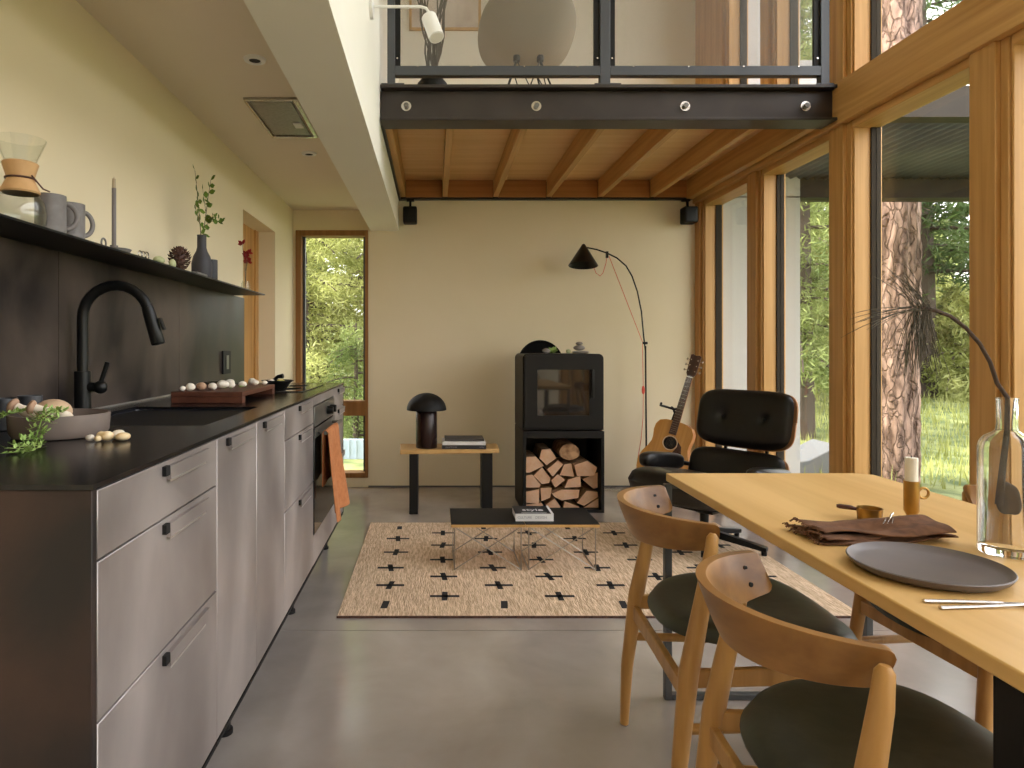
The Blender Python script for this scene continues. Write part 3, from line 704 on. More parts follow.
sg=build(st,'flower_stems',M['twig'],t_); 
for fl in fd: build(fl,'flower',M['redfl'],sg,flat=True)

# ------------------------------------------------------------------ things on the worktop
ZT_=.9332
cx,cy=-.890,1.595
t_=thing('serving_bowl','wide shallow taupe stoneware bowl at the near worktop end','bowl',(cx,cy,ZT_))
mb=MB(); mb.lathe([(.088,0),(.100,.002),(.106,.012),(.109,.050),(.109,.054),(.104,.054),(.101,.014),(.09,.008),(0,.008)],(cx,cy,ZT_),56); build(mb,'bowl_body',M['taupe'],t_)
blob('squash',(cx-.020,cy+.01,ZT_+.055),(.044,.038,.030),M['squash'],'large smooth tan squash resting in the taupe bowl','squash',11,amp=.05)
def kingmush(name,lab,a,b_,r1,r2):
    t_=thing(name,lab,'mushroom',tuple(a),group='trumpet mushrooms in the bowl'); a=Vector(a);b_=Vector(b_);d=b_-a
    mb=MB(); mb.tube([a,a+d*.1,a+d*.35,a+d*.7,a+d*.95],[r1*.55,r1*.9,r1,r1*.7,r1*.75],16); build(mb,'stalk',M['mush'],t_)
    mb=MB(); mt=d.to_track_quat('Z','Y').to_matrix().to_4x4(); mb.ell(tuple(b_),(r2,r2,r2*.55),M=mt); build(mb,'cap',M['mushb' if r2<.02 else 'squash'],t_)
kingmush('trumpet_mushroom','pale trumpet mushroom leaning over the left bowl rim',(cx-.045,cy-.01,ZT_+.045),(cx-.100,cy-.02,ZT_+.072),.016,.019)
kingmush('trumpet_mushroom','tan capped trumpet mushroom lying below the squash',(cx+.045,cy-.03,ZT_+.045),(cx-.035,cy-.055,ZT_+.072),.013,.017)
# carrot greens: feathery stems over the rim
def greens(name,lab,pts,seed):
    q=random.Random(seed); mb=MB(); pts=[Vector(p) for p in pts]
    mb.tube(pts,.0018,6)
    n_=len(pts)
    for i in range(1,n_):
        for k in range(3):
            p=pts[i-1].lerp(pts[i],k/3); t=(pts[i]-pts[i-1]).normalized()
            for s in (-1,1):
                d=(t*.6+Vector((q.uniform(-.3,.3),0,q.uniform(-.1,.4)))+t.cross(Vector((0,0,1))).normalized()*s).normalized(); L=q.uniform(.018,.042)
                zf=ZT_+.003
                e=p+d*L; e.z=max(e.z,zf); mb.tube([p,e],.0007,4)
                for j in range(5):
                    f=p.lerp(e,(j+1)/5); dd=Vector((q.uniform(-1,1),q.uniform(-1,1),q.uniform(0,1))); leaf(mb,f,dd,Vector((.2,.3,1)),.013,.007)
    tag(build(mb,name,M['green'],flat=True),lab,'greens','carrot tops by the bowl')
greens('carrot_greens','feathery carrot top draping over the bowl front to worktop',[(cx+.030,cy-.05,ZT_+.062),(cx+.028,cy-.09,ZT_+.064),(cx+.026,cy-.120,ZT_+.050),(cx+.024,cy-.135,ZT_+.018),(cx+.040,cy-.18,ZT_+.004),(cx+.062,cy-.235,ZT_+.004),(cx+.085,cy-.285,ZT_+.004)],3)
greens('carrot_greens','carrot top sprig spreading left from the bowl toward frame edge',[(cx-.05,cy-.05,ZT_+.065),(cx-.08,cy-.08,ZT_+.058),(cx-.11,cy-.105,ZT_+.03),(cx-.14,cy-.12,ZT_+.012),(cx-.17,cy-.13,ZT_+.006)],4)
for i,(x,y,r) in enumerate(((-.770,1.50,.010),(-.752,1.515,.012),(-.735,1.50,.013),(-.716,1.515,.015),(-.698,1.505,.014),(-.745,1.485,.008),(-.722,1.535,.012))):
    blob('small_mushroom',(x,y,ZT_+r*.8+.0005),(r*1.05,r,r*.8),M['mushy' if i%3 else 'mushw'],'small golden mushroom beside the taupe bowl, '+['leftmost','second from left','middle front','fourth from left','rightmost','lowest of the cluster','at the back of the cluster'][i],'mushroom',20+i,'small mushrooms in a cluster',amp=.2)
for i,(x,y,lab) in enumerate(((-1.085,1.80,'right of the pair beneath the shelf'),(-1.09,1.70,'left of the pair at frame edge'))):
    mb=MB(); mb.lathe([(.026,0),(.029,.003),(.030,.080),(.0275,.080),(.027,.008),(0,.008)],(x,y,ZT_),32); tag(build(mb,'ceramic_cup',M['cup']),'dark slate cup against backsplash, '+lab,'cup','dark cups by the backsplash')
# cutting board
t_=thing('cutting_board','raised dark walnut cutting board beyond the sink','cutting board',(-.86,2.77,ZT_))
bx0,bx1,by0,by1=-.978,-.712,2.49,2.995
mb=MB(); mb.box(bx0,bx1,by0,by1,ZT_+.024,ZT_+.042); tb=build(mb,'board_top',M['walnut'],t_,bevel=.002)
for a,b_ in ((by0,by0+.04),(by1-.04,by1)):
    mb=MB(); mb.box(bx0,bx1,a,b_,ZT_+.0003,ZT_+.0238); build(mb,'foot_rail',M['walnut'],t_,bevel=.0015)
q=random.Random(31); zb=ZT_+.042
ml=['frontmost white','first brown','second white','third white, largest','white one behind the brown','long sliced white','fourth white','small white near the right end','white cap at the far end','tiny white at the left corner','pale stem at the far right','broken white in the middle']
mp=[(-.925,2.55,.013,'w'),(-.895,2.58,.014,'b'),(-.862,2.60,.013,'w'),(-.850,2.70,.018,'w'),(-.930,2.66,.012,'w'),(-.865,2.83,.015,'w'),(-.80,2.80,.012,'w'),(-.775,2.90,.012,'w'),(-.80,2.955,.013,'w'),(-.950,2.53,.009,'w'),(-.745,2.95,.009,'w'),(-.82,2.72,.012,'w')]
for i,(x,y,r,c) in enumerate(mp):
    blob('board_mushroom',(x,y,zb+r*1.0+.0008),(r*1.35,r*1.2,r*1.0),M['mushw' if c=='w' else 'mushb'],ml[i]+' mushroom piece on the cutting board','mushroom',50+i,'mushroom pieces on the cutting board',amp=.18)
mb=MB(); 
for k in range(12):
    p=Vector((-.90+q.uniform(-.03,.14),2.68+q.uniform(-.06,.1),zb+.002)); leaf(mb,p,Vector((q.uniform(-1,1),q.uniform(-1,1),.25)),Vector((0,0,1)),.022,.009)
tag(build(mb,'scattered_herbs',M['green'],flat=True),'loose green herb leaves scattered among the board mushrooms','herbs',kind='stuff')
t_=thing('kitchen_knife','black handled kitchen knife lying at the back of board','knife',(-.96,2.8,zb))
mb=MB(); mb.tube([(-.965,2.82,zb+.012),(-.955,2.88,zb+.014),(-.945,2.94,zb+.012)],[.009,.011,.009],12,flat=.8); build(mb,'handle',M['black'],t_)
mb=MB(); mb.prism([(-.995,2.66),(-.972,2.66+.02),(-.962,2.84),(-.985,2.84)],'z',zb+.0006,zb+.0025); build(mb,'blade',M['silver'],t_)
t_=thing('black_dish','small flared black dish of lemon pieces past the board','dish',(-.74,3.17,ZT_))
mb=MB(); mb.lathe([(.036,0),(.040,.003),(.062,.034),(.078,.042),(.075,.046),(.058,.038),(.036,.010),(0,.009)],(-.74,3.17,ZT_+.0062),8,M=None); build(mb,'dish_body',M['black'],t_,angle=60)
blob('lemon_piece',(-.722,3.165,ZT_+.042),(.022,.018,.014),M['lemon'],'pale lemon half in the small black dish','lemon',61)
blob('lemon_piece',(-.772,3.175,ZT_+.042),(.018,.016,.012),M['mushw'],'pale garlic clove at left side in the black dish','garlic',62)
mb=MB(); mb.tube([(-.775,3.20,ZT_+.045),(-.745,3.20,ZT_+.066),(-.720,3.195,ZT_+.070)],[.006,.009,.012],10); tag(build(mb,'dark_pestle',M['black']),'dark pestle leaning over the rim of the black dish','pestle')
t_=thing('cooktop','flat black glass cooktop set on the worktop','cooktop',(-.84,3.36,ZT_))
mb=MB(); mb.box(-1.07,-.60,3.08,3.62,ZT_+.0003,ZT_+.0055); hb=build(mb,'glass_plate',M['hob'],t_,bevel=.0015)
for x,y,r in ((-.95,3.22,.075),(-.72,3.24,.085),(-.95,3.48,.09),(-.72,3.48,.07)):
    mb=MB(); mb.lathe([(r-.0012,.0),(r-.0012,.0003),(r,.0003),(r,0)],(x,y,ZT_+.0056),40); build(mb,'burner_ring',M['oven'],hb)

# ------------------------------------------------------------------ rug
mb=MB(); RX0,RX1,RY0,RY1=-.407,1.812,2.822,4.315
mb.cur=0; mb.box(RX0,RX1,RY0,RY1,.0005,.009)
mb.cur=2; mb.box(RX0-.003,RX1+.003,RY0-.003,RY0+.002,.0005,.0092); mb.cur=1
def vq(x,y,w_,h_,sk):
    mb.add([(x-w_/2-sk,y-h_/2,.0094),(x+w_/2-sk,y-h_/2,.0094),(x+w_/2+sk,y+h_/2,.0094),(x-w_/2+sk,y+h_/2,.0094)],[(0,1,2,3)])
q=random.Random(2)
for k in range(8):
    x=-.215+.262*k
    ys=[3.21,3.46,3.72,3.98] if k%2==0 else [3.07,3.33,3.59,3.85,4.10]
    for y in ys:
        xx=x+q.uniform(-.008,.008); sk=q.uniform(-.008,.008); vq(xx,y-.025,.026,.105,sk); vq(xx,y-.025,.134,.026,0)
    if k%2==0: vq(x,2.945,.030,.085,.004); vq(x,4.19,.030,.07,0)
tag(build(mb,'jute_rug',[M['jute'],M['inlay'],M['cone']],flat=True),'natural jute rug with rows of small black crosses','rug')

# ------------------------------------------------------------------ coffee tables (pair)
def wire_table(label,x0,x1,y0,y1):
    t_=thing('wire_coffee_table',label,'coffee table',((x0+x1)/2,(y0+y1)/2,.0095),group='low wire base tables on the rug')
    mb=MB(); mb.cur=0; mb.box(x0,x1,y0,y1,.232,.2455); mb.cur=1; mb.box(x0+.0005,x1-.0005,y0+.0005,y1-.0005,.2455,.2485)
    build(mb,'tabletop',[M['oakend'],M['blackm']],t_)
    zf=.0135; zt=.229; i=.018
    for xx in (x0+i,x1-i):
        mb=MB(); mb.tube([(xx,y0+i,zt),(xx,y0+i,zf),(xx,y1-i,zf),(xx,y1-i,zt),(xx,y0+i,zt)],.0035,8); build(mb,'side_frame',M['chrome'],t_)
    for yy in (y0+i,y1-i):
        mb=MB(); mb.tube([(x0+i,yy,zt),(x1-i,yy,zf)],.003,8); build(mb,'brace',M['chrome'],t_)
        mb=MB(); mb.tube([(x1-i,yy+.004,zt),(x0+i,yy+.004,zf)],.003,8); build(mb,'brace',M['chrome'],t_)
wire_table('low black topped wire table, left of the pair on the rug',.086,.459,3.375,3.708)
wire_table('low black topped wire table, right of the pair on the rug',.462,.836,3.375,3.708)
def text(body,size,loc,rot,m,parent,name='lettering',depth=.0004):
    cu=bpy.data.curves.new(name,'FONT'); cu.body=body; cu.size=size; cu.extrude=depth; cu.align_x='CENTER'; cu.align_y='CENTER'
    tmp=bpy.data.objects.new('tmp',cu); C.objects.link(tmp); dg=bpy.context.evaluated_depsgraph_get(); me=bpy.data.meshes.new_from_object(tmp.evaluated_get(dg)); bpy.data.objects.remove(tmp)
    o=bpy.data.objects.new(name,me); C.objects.link(o); me.materials.clear(); me.materials.append(m); o.parent=parent; o.location=Vector(loc)-BASE[parent.name]; o.rotation_euler=rot; BASE[o.name]=BASE[parent.name]
    return o
def book(name,label,x0,x1,y0,y1,z0,z1_,mc,ms,group=None,rz=0):
    cx,cy=(x0+x1)/2,(y0+y1)/2
    t_=thing(name,label,'book',(cx,cy,z0),rz,group); t=.0022
    mb=MB(); mb.box(x0,x1,y0,y1,z1_-t,z1_); build(mb,'cover',mc,t_)
    mb=MB(); mb.box(x0,x1,y0,y1,z0,z0+t); build(mb,'back_cover',mc,t_)
    mb=MB(); mb.box(x0,x1,y0-.001,y0+t,z0,z1_); build(mb,'spine',ms,t_)
    mb=MB(); mb.box(x0+.003,x1-.003,y0+t,y1-.004,z0+t,z1_-t); build(mb,'pages',M['paper'],t_)
    return t_
b_=book('coffee_table_book','white book with black patterned cover on the low table',.418,.612,3.43,3.60,.2488,.287,M['bookk'],M['bookw'])
text('CULTURE',.017,(.464,3.4285,.268),(PI/2,0,0),M['ink'],b_); text('DESIGN',.017,(.548,3.4285,.268),(PI/2,0,0),M['ink'],b_)
text('style',.06,(.515,3.51,.2873),(0,0,0),M['inkw'],b_); 
mb=MB(); mb.box(.600,.612,3.43,3.60,.2871,.2876); build(mb,'cover_border',M['bookw'],b_)
mb=MB(); mb.box(.45,.58,3.445,3.451,.2871,.2874); build(mb,'cover_border',M['inkw'],b_)

# ------------------------------------------------------------------ side table, lamp, books
t_=thing('side_table','low oak side table with black panel legs by far wall','side table',(.11,4.66,0))
zt=.440
mb=MB(); p=[(-.230,4.545),(.448,4.60),(.455,4.86),(-.245,4.84)]
mb.prism(p,'z',zt-.030,zt); build(mb,'tabletop',M['oakend'],t_,bevel=.004)
for x0,x1,y0,y1 in ((-.168,-.110,4.56,4.80),(.333,.405,4.63,4.83)):
    mb=MB(); mb.box(x0,x1,y0,y1,.001,zt-.0305); build(mb,'leg',M['stove'],t_,bevel=.003)
cx,cy=-.052,4.66
t_=thing('mushroom_lamp','black dome shaded table lamp on the oak side table','table lamp',(cx,cy,zt))
mb=MB(); mb.lathe([(.072,0),(.074,.003),(.074,.245),(.068,.254),(.03,.256),(0,.256)],(cx,cy,zt+.0005),40); build(mb,'base',M['lampbase'],t_)
mb=MB(); mb.cyl((cx,cy,zt+.256),(cx,cy,zt+.275),.018,n=16); mb.cyl((cx+.035,cy-.03,zt+.256),(cx+.035,cy-.03,zt+.268),.010,n=14); build(mb,'neck',M['brass'],t_)
mb=MB(); pr=[(.138*math.cos(a),.118*math.sin(a)) for a in [PI/2*k/12 for k in range(13)]]; pi=[((r-.003) if r>.004 else 0,max(0,z-.003)) for r,z in pr[::-1]]
mb.lathe(pr+pi,(cx,cy,zt+.262),48); build(mb,'shade',M['blackm'],t_)
b_=book('large_book','wide black spined book, lower of two on side table',.055,.357,4.585,4.78,zt+.0005,zt+.026,M['bookk'],M['bookk'],'books on the side table')
text('ARCHITECTURE',.011,(.118,4.5835,zt+.013),(PI/2,0,0),M['ink'],b_); text('HOUSES',.008,(.325,4.5835,zt+.013),(PI/2,0,0),M['ink'],b_)
book('large_book','charcoal topped book with pale spine, upper of two',.058,.355,4.588,4.79,zt+.027,zt+.050,M['bookw'],M['bookw'],'books on the side table')
mb=MB(); mb.box(.075,.345,4.61,4.80,zt+.0505,zt+.066); tag(build(mb,'box_set',M['bookg'],bevel=.001),'dark grey slipcase lying on top of the two books','book')

# ------------------------------------------------------------------ wood stove
SX0,SX1,SY0,SY1=.611,1.170,4.60,5.06
st_=thing('wood_stove','tall black wood stove with glass door over log store','stove',((SX0+SX1)/2,4.83,0))
def rrect(x0,x1,z0,z1_,r,n=6,which=(1,1,1,1)):
    out=[]
    for (cx,cz,a0,on) in ((x1-r,z1_-r,0,which[0]),(x0+r,z1_-r,PI/2,which[1]),(x0+r,z0+r,PI,which[2]),(x1-r,z0+r,1.5*PI,which[3])):
        if on:
            for k in range(n+1): a=a0+PI/2*k/n; out.append((cx+r*math.cos(a),cz+r*math.sin(a)))
        else: a=a0+PI/4; out.append((cx+r*math.copysign(1,math.cos(a)),cz+r*math.copysign(1,math.sin(a))))
    return out
mb=MB(); mb.prism(rrect(SX0,SX1,.566,1.092,.035,6,(1,1,0,0)),'y',SY0+.018,SY1); build(mb,'firebox',M['stove'],st_,bevel=.003)
wx=(.709,1.066,.668,.984)
dd_=(SX0+.012,SX1-.012,.585,1.078)
mb=MB()
for q4 in ((dd_[0],wx[0],dd_[2],dd_[3]),(wx[1],dd_[1],dd_[2],dd_[3]),(wx[0],wx[1],dd_[2],wx[2]),(wx[0],wx[1],wx[3],dd_[3])): mb.box(q4[0],q4[1],SY0-.004,SY0+.016,q4[2],q4[3])
dr=build(mb,'stove_door',M['stove'],st_)
mb=MB(); mb.box(wx[0],wx[1],SY0+.003,SY0+.007,wx[2],wx[3]); build(mb,'door_glass',M['mirror'],dr)
mb=MB(); mb.box(wx[1]+.012,wx[1]+.030,SY0-.020,SY0-.0045,.79,.985); build(mb,'door_handle',M['black'],dr,bevel=.004)
mb=MB(); mb.box(SX0,SX0+.022,SY0,SY1,.0,.560); mb.box(SX1-.022,SX1,SY0,SY1,.0,.560); mb.box(SX0+.022,SX1-.022,SY0,SY1,.0,.020); mb.box(SX0+.022,SX1-.022,SY0,SY1,.512,.560); mb.box(SX0+.022,SX1-.022,SY1-.015,SY1,.02,.512)
build(mb,'log_store',M['stove'],st_,bevel=.002)
LG=[[(88,515),(125,512),(160,550),(100,580),(82,578)],[(150,485),(185,482),(210,520),(170,550),(140,520)],None,
[(170,565),(215,528),(238,545),(195,595)],[(222,590),(240,545),(270,540),(282,595)],[(278,545),(330,528),(372,555),(360,590),(290,590)],
[(82,590),(110,585),(145,625),(140,638),(82,638)],[(115,590),(150,555),(185,600),(180,620),(150,625)],[(188,610),(215,585),(245,608),(205,640)],
[(240,638),(255,605),(305,590),(308,635)],[(315,605),(392,578),(392,640),(360,645)],[(85,655),(140,645),(138,705),(85,700)],
[(145,640),(190,640),(185,680),(148,695)],[(190,660),(230,645),(302,645),(298,680),(230,690),(200,675)],[(165,705),(200,680),(225,715),(222,728),(170,728)],
[(235,728),(240,692),(300,715),(300,728)],[(290,700),(330,650),(375,655),(380,675),(320,712)],[(318,720),(390,680),(392,728),(330,728)],[(86,708),(150,702),(160,728),(86,728)]]
ll=['leftmost in the top row','dark barked, second from left up top','round bark covered, at the very top of the pile','left of centre in the upper middle row','centre of the upper middle row','wide, bark edged, at right under the round one','leftmost in the middle row','second from left in the middle row','diamond shaped in the middle of pile','right of the diamond shaped one','large triangular, against the right side','leftmost in the lower row','second from left in the lower row','long curved in the lower centre','left of centre on the store floor','centre of the store floor','slanted at lower right','bottom right corner','bottom left corner']
q=random.Random(77)
for i,pl in enumerate(LG):
    if pl is None: pl=[(262+42*math.cos(a)*(1+.06*math.sin(3*a)),494+34*math.sin(a)) for a in [k*PI/7 for k in range(14)]]
    dy=q.uniform(0,.03); P_=[]
    for (u,v) in pl:
        p=at(505+u/4.045,330+v/4.045,4.66); P_.append((min(max(p.x,.638),1.143),max(p.z,.023)))
    cx=sum(p[0] for p in P_)/len(P_); cz=sum(p[1] for p in P_)/len(P_)
    P_=[(cx+(a-cx)*.985,cz+(b-cz)*.985) for a,b in P_]
    n_=len(P_); mb=MB(); y0=4.65+dy+(.0 if i!=2 else -.01); vs=[]; NS=7
    for k in range(NS+1):
        for (a,b) in P_: vs.append((a+q.uniform(-.003,.003)*(k>0),y0+.30*k/NS+(q.uniform(-.004,.004) if k==0 else 0),max(.022,b+q.uniform(-.003,.003)*(k>0))))
    mb.add(vs,[]); o0=0
    mb.f=[tuple(range(n_))]; mb.m=[0]
    for k in range(NS):
        for j in range(n_): mb.f.append((k*n_+j,(k+1)*n_+j,(k+1)*n_+(j+1)%n_,k*n_+(j+1)%n_)); mb.m.append(1)
    mb.f.append(tuple(range(NS*n_,(NS+1)*n_))[::-1]); mb.m.append(0)
    tag(build(mb,'split_log',[M['logend'] if i!=2 else M['logbark'],M['logbark']],flat=True),'split firewood log in stove store, '+ll[i],'log','firewood logs under the stove')
# on the stove
mb=MB(); mm=Matrix.Translation((.797,4.985,1.088+.0005))@Matrix.Rotation(math.radians(-14),4,'X')
mb.lathe([(.001,0),(.168,0),(.173,.006),(.173,.012),(.166,.012),(.163,.006),(.001,.005)],n=56)
mm2=Matrix.Translation((.815,4.955,1.018))@Matrix.Rotation(PI/2-.12,4,'X')
# round black tray lying flat on the stove top, propped up at its back edge
mb.v=[tuple(mm2@Vector(v)) for v in mb.v]
zmin=min(v[2] for v in mb.v)
mb.v=[(v[0],v[1]+.175,v[2]) for v in mb.v]
tag(build(mb,'round_tray',M['tray']),'round black tray standing upright behind the stove top','tray')
TZ=1.0925
blob('white_stone',(.805,4.80,TZ+.018),(.030,.020,.018),M['stone'],'small pale stone on the stove before the black tray','stone',71)
mb=MB(); q=random.Random(8)
for k in range(10): leaf(mb,Vector((.855+q.uniform(-.015,.015),4.80,TZ+.004+.003*k*.5)),Vector((q.uniform(-1,1),q.uniform(-.6,.6),q.uniform(.1,1))),Vector((0,1,.3)),.040,.020)
tag(build(mb,'succulent_sprig',M['green'],flat=True),'small green sprig lying on the stove top by the tray','sprig')
blob('flat_stone',(1.045,4.78,TZ+.010),(.062,.032,.010),M['stone'],'wide flat stone under the stacked pebbles on stove','stone',72,'stacked stones on the stove',amp=.03)
blob('river_stone',(1.035,4.78,TZ+.040),(.042,.030,.019),M['stone'],'middle rounded pebble of the stack on the stove','stone',73,'stacked stones on the stove',amp=.04)
blob('river_stone',(1.035,4.78,TZ+.072),(.025,.02,.0125),M['stone'],'smallest pebble topping the stack on the stove','stone',74,'stacked stones on the stove',amp=.04)
blob('green_stone',(.960,4.78,TZ+.015),(.018,.012,.015),M['paleg'],'small greenish pebble left of the stone stack','stone',75)

# ------------------------------------------------------------------ arc lamp
t_=thing('arc_floor_lamp','thin black arc floor lamp with cone shade and red cord','floor lamp',(1.63,5.2,0))
Yl=5.2
mb=MB(); bx=at(648,0,Yl).x; mb.lathe([(.001,.018),(.11,.018),(.12,.012),(.12,0.001),(.001,0.001)][::-1],(bx,Yl,0),40); build(mb,'base',M['black'],t_)
mb=MB(); mb.tube([(bx,Yl,.018),at(646.5,470,Yl),at(645.5,346,Yl)],.0065,10); build(mb,'pole',M['black'],t_)
arc=[at(645.5,352,Yl),at(643.5,334.6,Yl),at(641.5,312,Yl),at(637.4,291.6,Yl),at(632,276,Yl),at(626,265.8,Yl),at(617,258,Yl),at(607.3,253.2,Yl),at(597,249.6,Yl),at(587,247.6,Yl),at(583.6,246,Yl)]
mb=MB(); mb.tube(arc,.0055,10); build(mb,'arc_arm',M['black'],t_)
mb=MB(); mb.tube([at(645.5,343,Yl)+Vector((-.022,-.0,0)),at(645.5,343,Yl)+Vector((.014,0,0))],.010,12); mb.box(at(607,0,Yl).x-.009,at(607,0,Yl).x+.009,Yl-.009,Yl+.009,at(0,258,Yl).z,at(0,251.5,Yl).z); build(mb,'clamp',M['black'],t_)
ap=at(583.6,244,Yl); mb=MB(); pr=[(.006,0),(.012,-.004),(.113,-.172),(.111,-.174),(.009,-.012),(.001,-.011)]
mb.lathe(pr,n=48); mt=Matrix.Translation(ap)@Matrix.Rotation(math.radians(3),4,'Y')@Matrix.Rotation(math.radians(-8),4,'X')
mb.v=[tuple(mt@Vector(v)) for v in mb.v]; build(mb,'cone_shade',[M['black']],t_)
cord=[at(594,268,Yl),at(596,273,Yl),at(600,276,Yl),at(603,273,Yl),at(606,263,Yl),at(607,256,Yl)]
mb=MB(); mb.tube(cord,.0022,6); mb.tube([at(609,256,Yl),at(642.5,342,Yl)],.0022,6); mb.tube([at(642.5,343,Yl),at(643.3,392,Yl),at(643,418,Yl),at(641,440,Yl),at(637,463,Yl),at(636,492.5,Yl)],.0022,6); build(mb,'red_cord',M['red'],t_)
mb=MB(); mb.ell(tuple(at(643,390,Yl)+Vector((0,-.006,0))),(.012,.010,.034)); build(mb,'cord_switch',M['red'],t_)

# ------------------------------------------------------------------ guitar on its stand
g=thing('acoustic_guitar','steel string acoustic guitar leaning on its stand in the corner','guitar',(1.672,5.02,.10),0)
g.rotation_euler=Euler((math.radians(-9),math.radians(14.2),math.radians(-34)),'XYZ')
hw=[(0,.05),(.012,.11),(.04,.155),(.09,.187),(.15,.196),(.21,.183),(.27,.150),(.315,.134),(.35,.134),(.40,.143),(.445,.140),(.48,.118),(.498,.075),(.503,.03)]
out=[(w,l) for l,w in hw]+[(-w,l) for l,w in hw[::-1]]
def loc(mb,name,m,parent=g,**k): return build(mb,name,m,parent,world=False,**k)
mb=MB(); mb.prism(out,'y',.002,.108); body=loc(mb,'body_sides',M['mahog'],bevel=.003)
mb=MB(); mb.prism(out,'y',-.003,.002); tp=loc(mb,'soundboard',M['spruce'],body)
mb=MB(); mb.tube([(.0525*math.cos(a),-.0035,.335+.0525*math.sin(a)) for a in [k*PI/16 for k in range(33)]],.0025,6); loc(mb,'rosette',M['ivory'],tp)
mb=MB(); mb.cyl((0,-.0034,.335),(0,-.0044,.335),.047,n=32); loc(mb,'sound_hole',M['blackin'],tp)  # black disc colours in the shade inside the hole
mb=MB(); mb.prism([(.052,.36),(.085,.33),(.098,.27),(.090,.225),(.055,.235),(.03,.262),(.042,.29),(.056,.32)],'y',-.0046,-.0032); loc(mb,'pickguard',M['cone'],tp)
mb=MB(); mb.box(-.075,.075,-.012,-.003,.165,.195); loc(mb,'bridge',M['rosew'],tp,bevel=.003)
mb=MB(); mb.prism([(-.027,.40),(.027,.40),(.022,.845),(-.022,.845)],'y',-.018,-.008); nk=loc(mb,'fretboard',M['rosew'],g,bevel=.001)
mb=MB()
for k in range(20):
    z=.845-.66*(1-2**(-k/12)); 
    if k and z>.41: mb.box(-.024,.024,-.0195,-.018,z-.0008,z+.0008)
loc(mb,'frets',M['silver'],nk)
mb=MB(); mb.prism([(-.026,.50),(.026,.50),(.021,.85),(-.021,.85)],'y',-.0078,.012); loc(mb,'neck',M['mahog'],g,bevel=.005)
mb=MB(); mb.box(-.022,.022,-.020,-.006,.846,.852); loc(mb,'nut',M['ivory'],g)
hd=MB(); hd.prism([(-.022,.853),(.022,.853),(.034,.875),(.038,1.015),(.022,1.022),(0,1.015),(-.022,1.022),(-.038,1.015),(-.034,.875)],'y',-.008,.008); hs=loc(hd,'headstock',M['rosew'],g,bevel=.001)
for s in (-1,1):
    for k in range(3):
        z=.895+.042*k; mb=MB(); mb.cyl((s*.024,-.008,z),(s*.024,-.016,z),.004,n=10); mb.cyl((s*.034,.0,z),(s*.052,0,z),.003,n=8); mb.ell((s*.056,0,z),(.006,.004,.009)); loc(mb,'tuning_peg',M['silver'],hs)
mb=MB()
for k in range(6):
    x=-.02+.008*k; mb.tube([(x*1.3,-.014,.178),(x*.75,-.0215,.85),(x*.75,-.0175,.86)],.0003,4)
loc(mb,'strings',M['silver'])
t_=thing('guitar_stand','black tubular floor stand holding the guitar','guitar stand',(1.76,5.20,0))
mb=MB(); mb.tube([(1.80,5.25,.03),(1.86,5.24,.55),(1.885,5.24,.62),(1.87,5.23,.655),(1.845,5.20,.668)],.011,12); build(mb,'upright',M['black'],t_)
mb=MB(); mb.tube([(1.73,5.10,.71),(1.745,5.16,.69),(1.80,5.19,.675),(1.86,5.19,.655),(1.90,5.13,.675)],.009,10); build(mb,'neck_yoke',M['blackm'],t_)
for e in ((1.55,5.30,.012),(2.02,5.36,.012),(1.80,4.98,.012)):
    mb=MB(); mb.tube([(1.80,5.25,.10),e],.010,10); build(mb,'leg',M['black'],t_)
mb=MB(); mb.tube([(1.62,5.02,.10),(1.62,5.13,.085),(1.80,5.25,.11),(1.86,5.13,.085),(1.86,5.02,.10)],.009,10); build(mb,'cradle',M['blackm'],t_)

# ------------------------------------------------------------------ lounge chair
lc=thing('lounge_chair','black leather lounge chair with walnut shell on the rug','lounge chair',(1.545,3.83,.0095),math.radians(216))
def LM(x,z,tilt,y=0): return Matrix.Translation((x,y,z))@Matrix.Rotation(tilt,4,'Y')
def cushion(name,w_,h_,t,Mx,m,parent=lc,bend=.45,buttons=()):
    # local: x = thickness (+ faces sitter), y = width, z = height
    def fn(p):
        yy=p.y; p=Vector((p.x,p.y,p.z)); 
        for (by,bz) in buttons:
            d2=(p.y-by)**2+(p.z-bz)**2
            if p.x>0: p.x-=.026*math.exp(-d2/.0009)+.010*math.exp(-d2/.006)
        p.x+=bend*yy*yy
        return p
    mb=MB()
    def sp(x,e): return math.copysign(abs(x)**e,x)
    NU,NV=56,28; vs=[];fs=[]
    for i in range(NV+1):
        ph=-PI/2+PI*i/NV; cp=abs(math.cos(ph))**.55 if 0<i<NV else .02; sn=sp(math.sin(ph),.75)
        for j in range(NU):
            th=2*PI*j/NU; p=Vector((t/2*sn, w_/2*cp*sp(math.cos(th),.42), h_/2*cp*sp(math.sin(th),.42)))
            vs.append(Mx@fn(p))
    for i in range(NV):
        for j in range(NU):
            a=i*NU+j;b=i*NU+(j+1)%NU; fs.append((a,b,b+NU,a+NU))
    fs.append(tuple(range(NU-1,-1,-1)));fs.append(tuple(range(NV*NU,(NV+1)*NU)))
    # close poles finely: ring NV has radius ~0.02, fill rings keep the faces flat
    mb.add(vs,fs); return build(mb,name,m,parent,world=False,sub=1)
def shellp(name,w_,h_,Mx,off,bend=.45,parent=lc,curl=0,m=None):
    mb=MB(); NU,NV=44,8
    def fn(u,v):
        th=2*PI*u; 
        def sp(x,e): return math.copysign(abs(x)**e,x)
        y=w_/2*v*sp(math.cos(th),.44); z=h_/2*v*sp(math.sin(th),.44)
        return Mx@Vector((off+bend*y*y+curl*z*z,y,z))
    mb.grid(fn,NU,NV); return build(mb,name,m or M['walnutl'],parent,world=False,solid=.011)
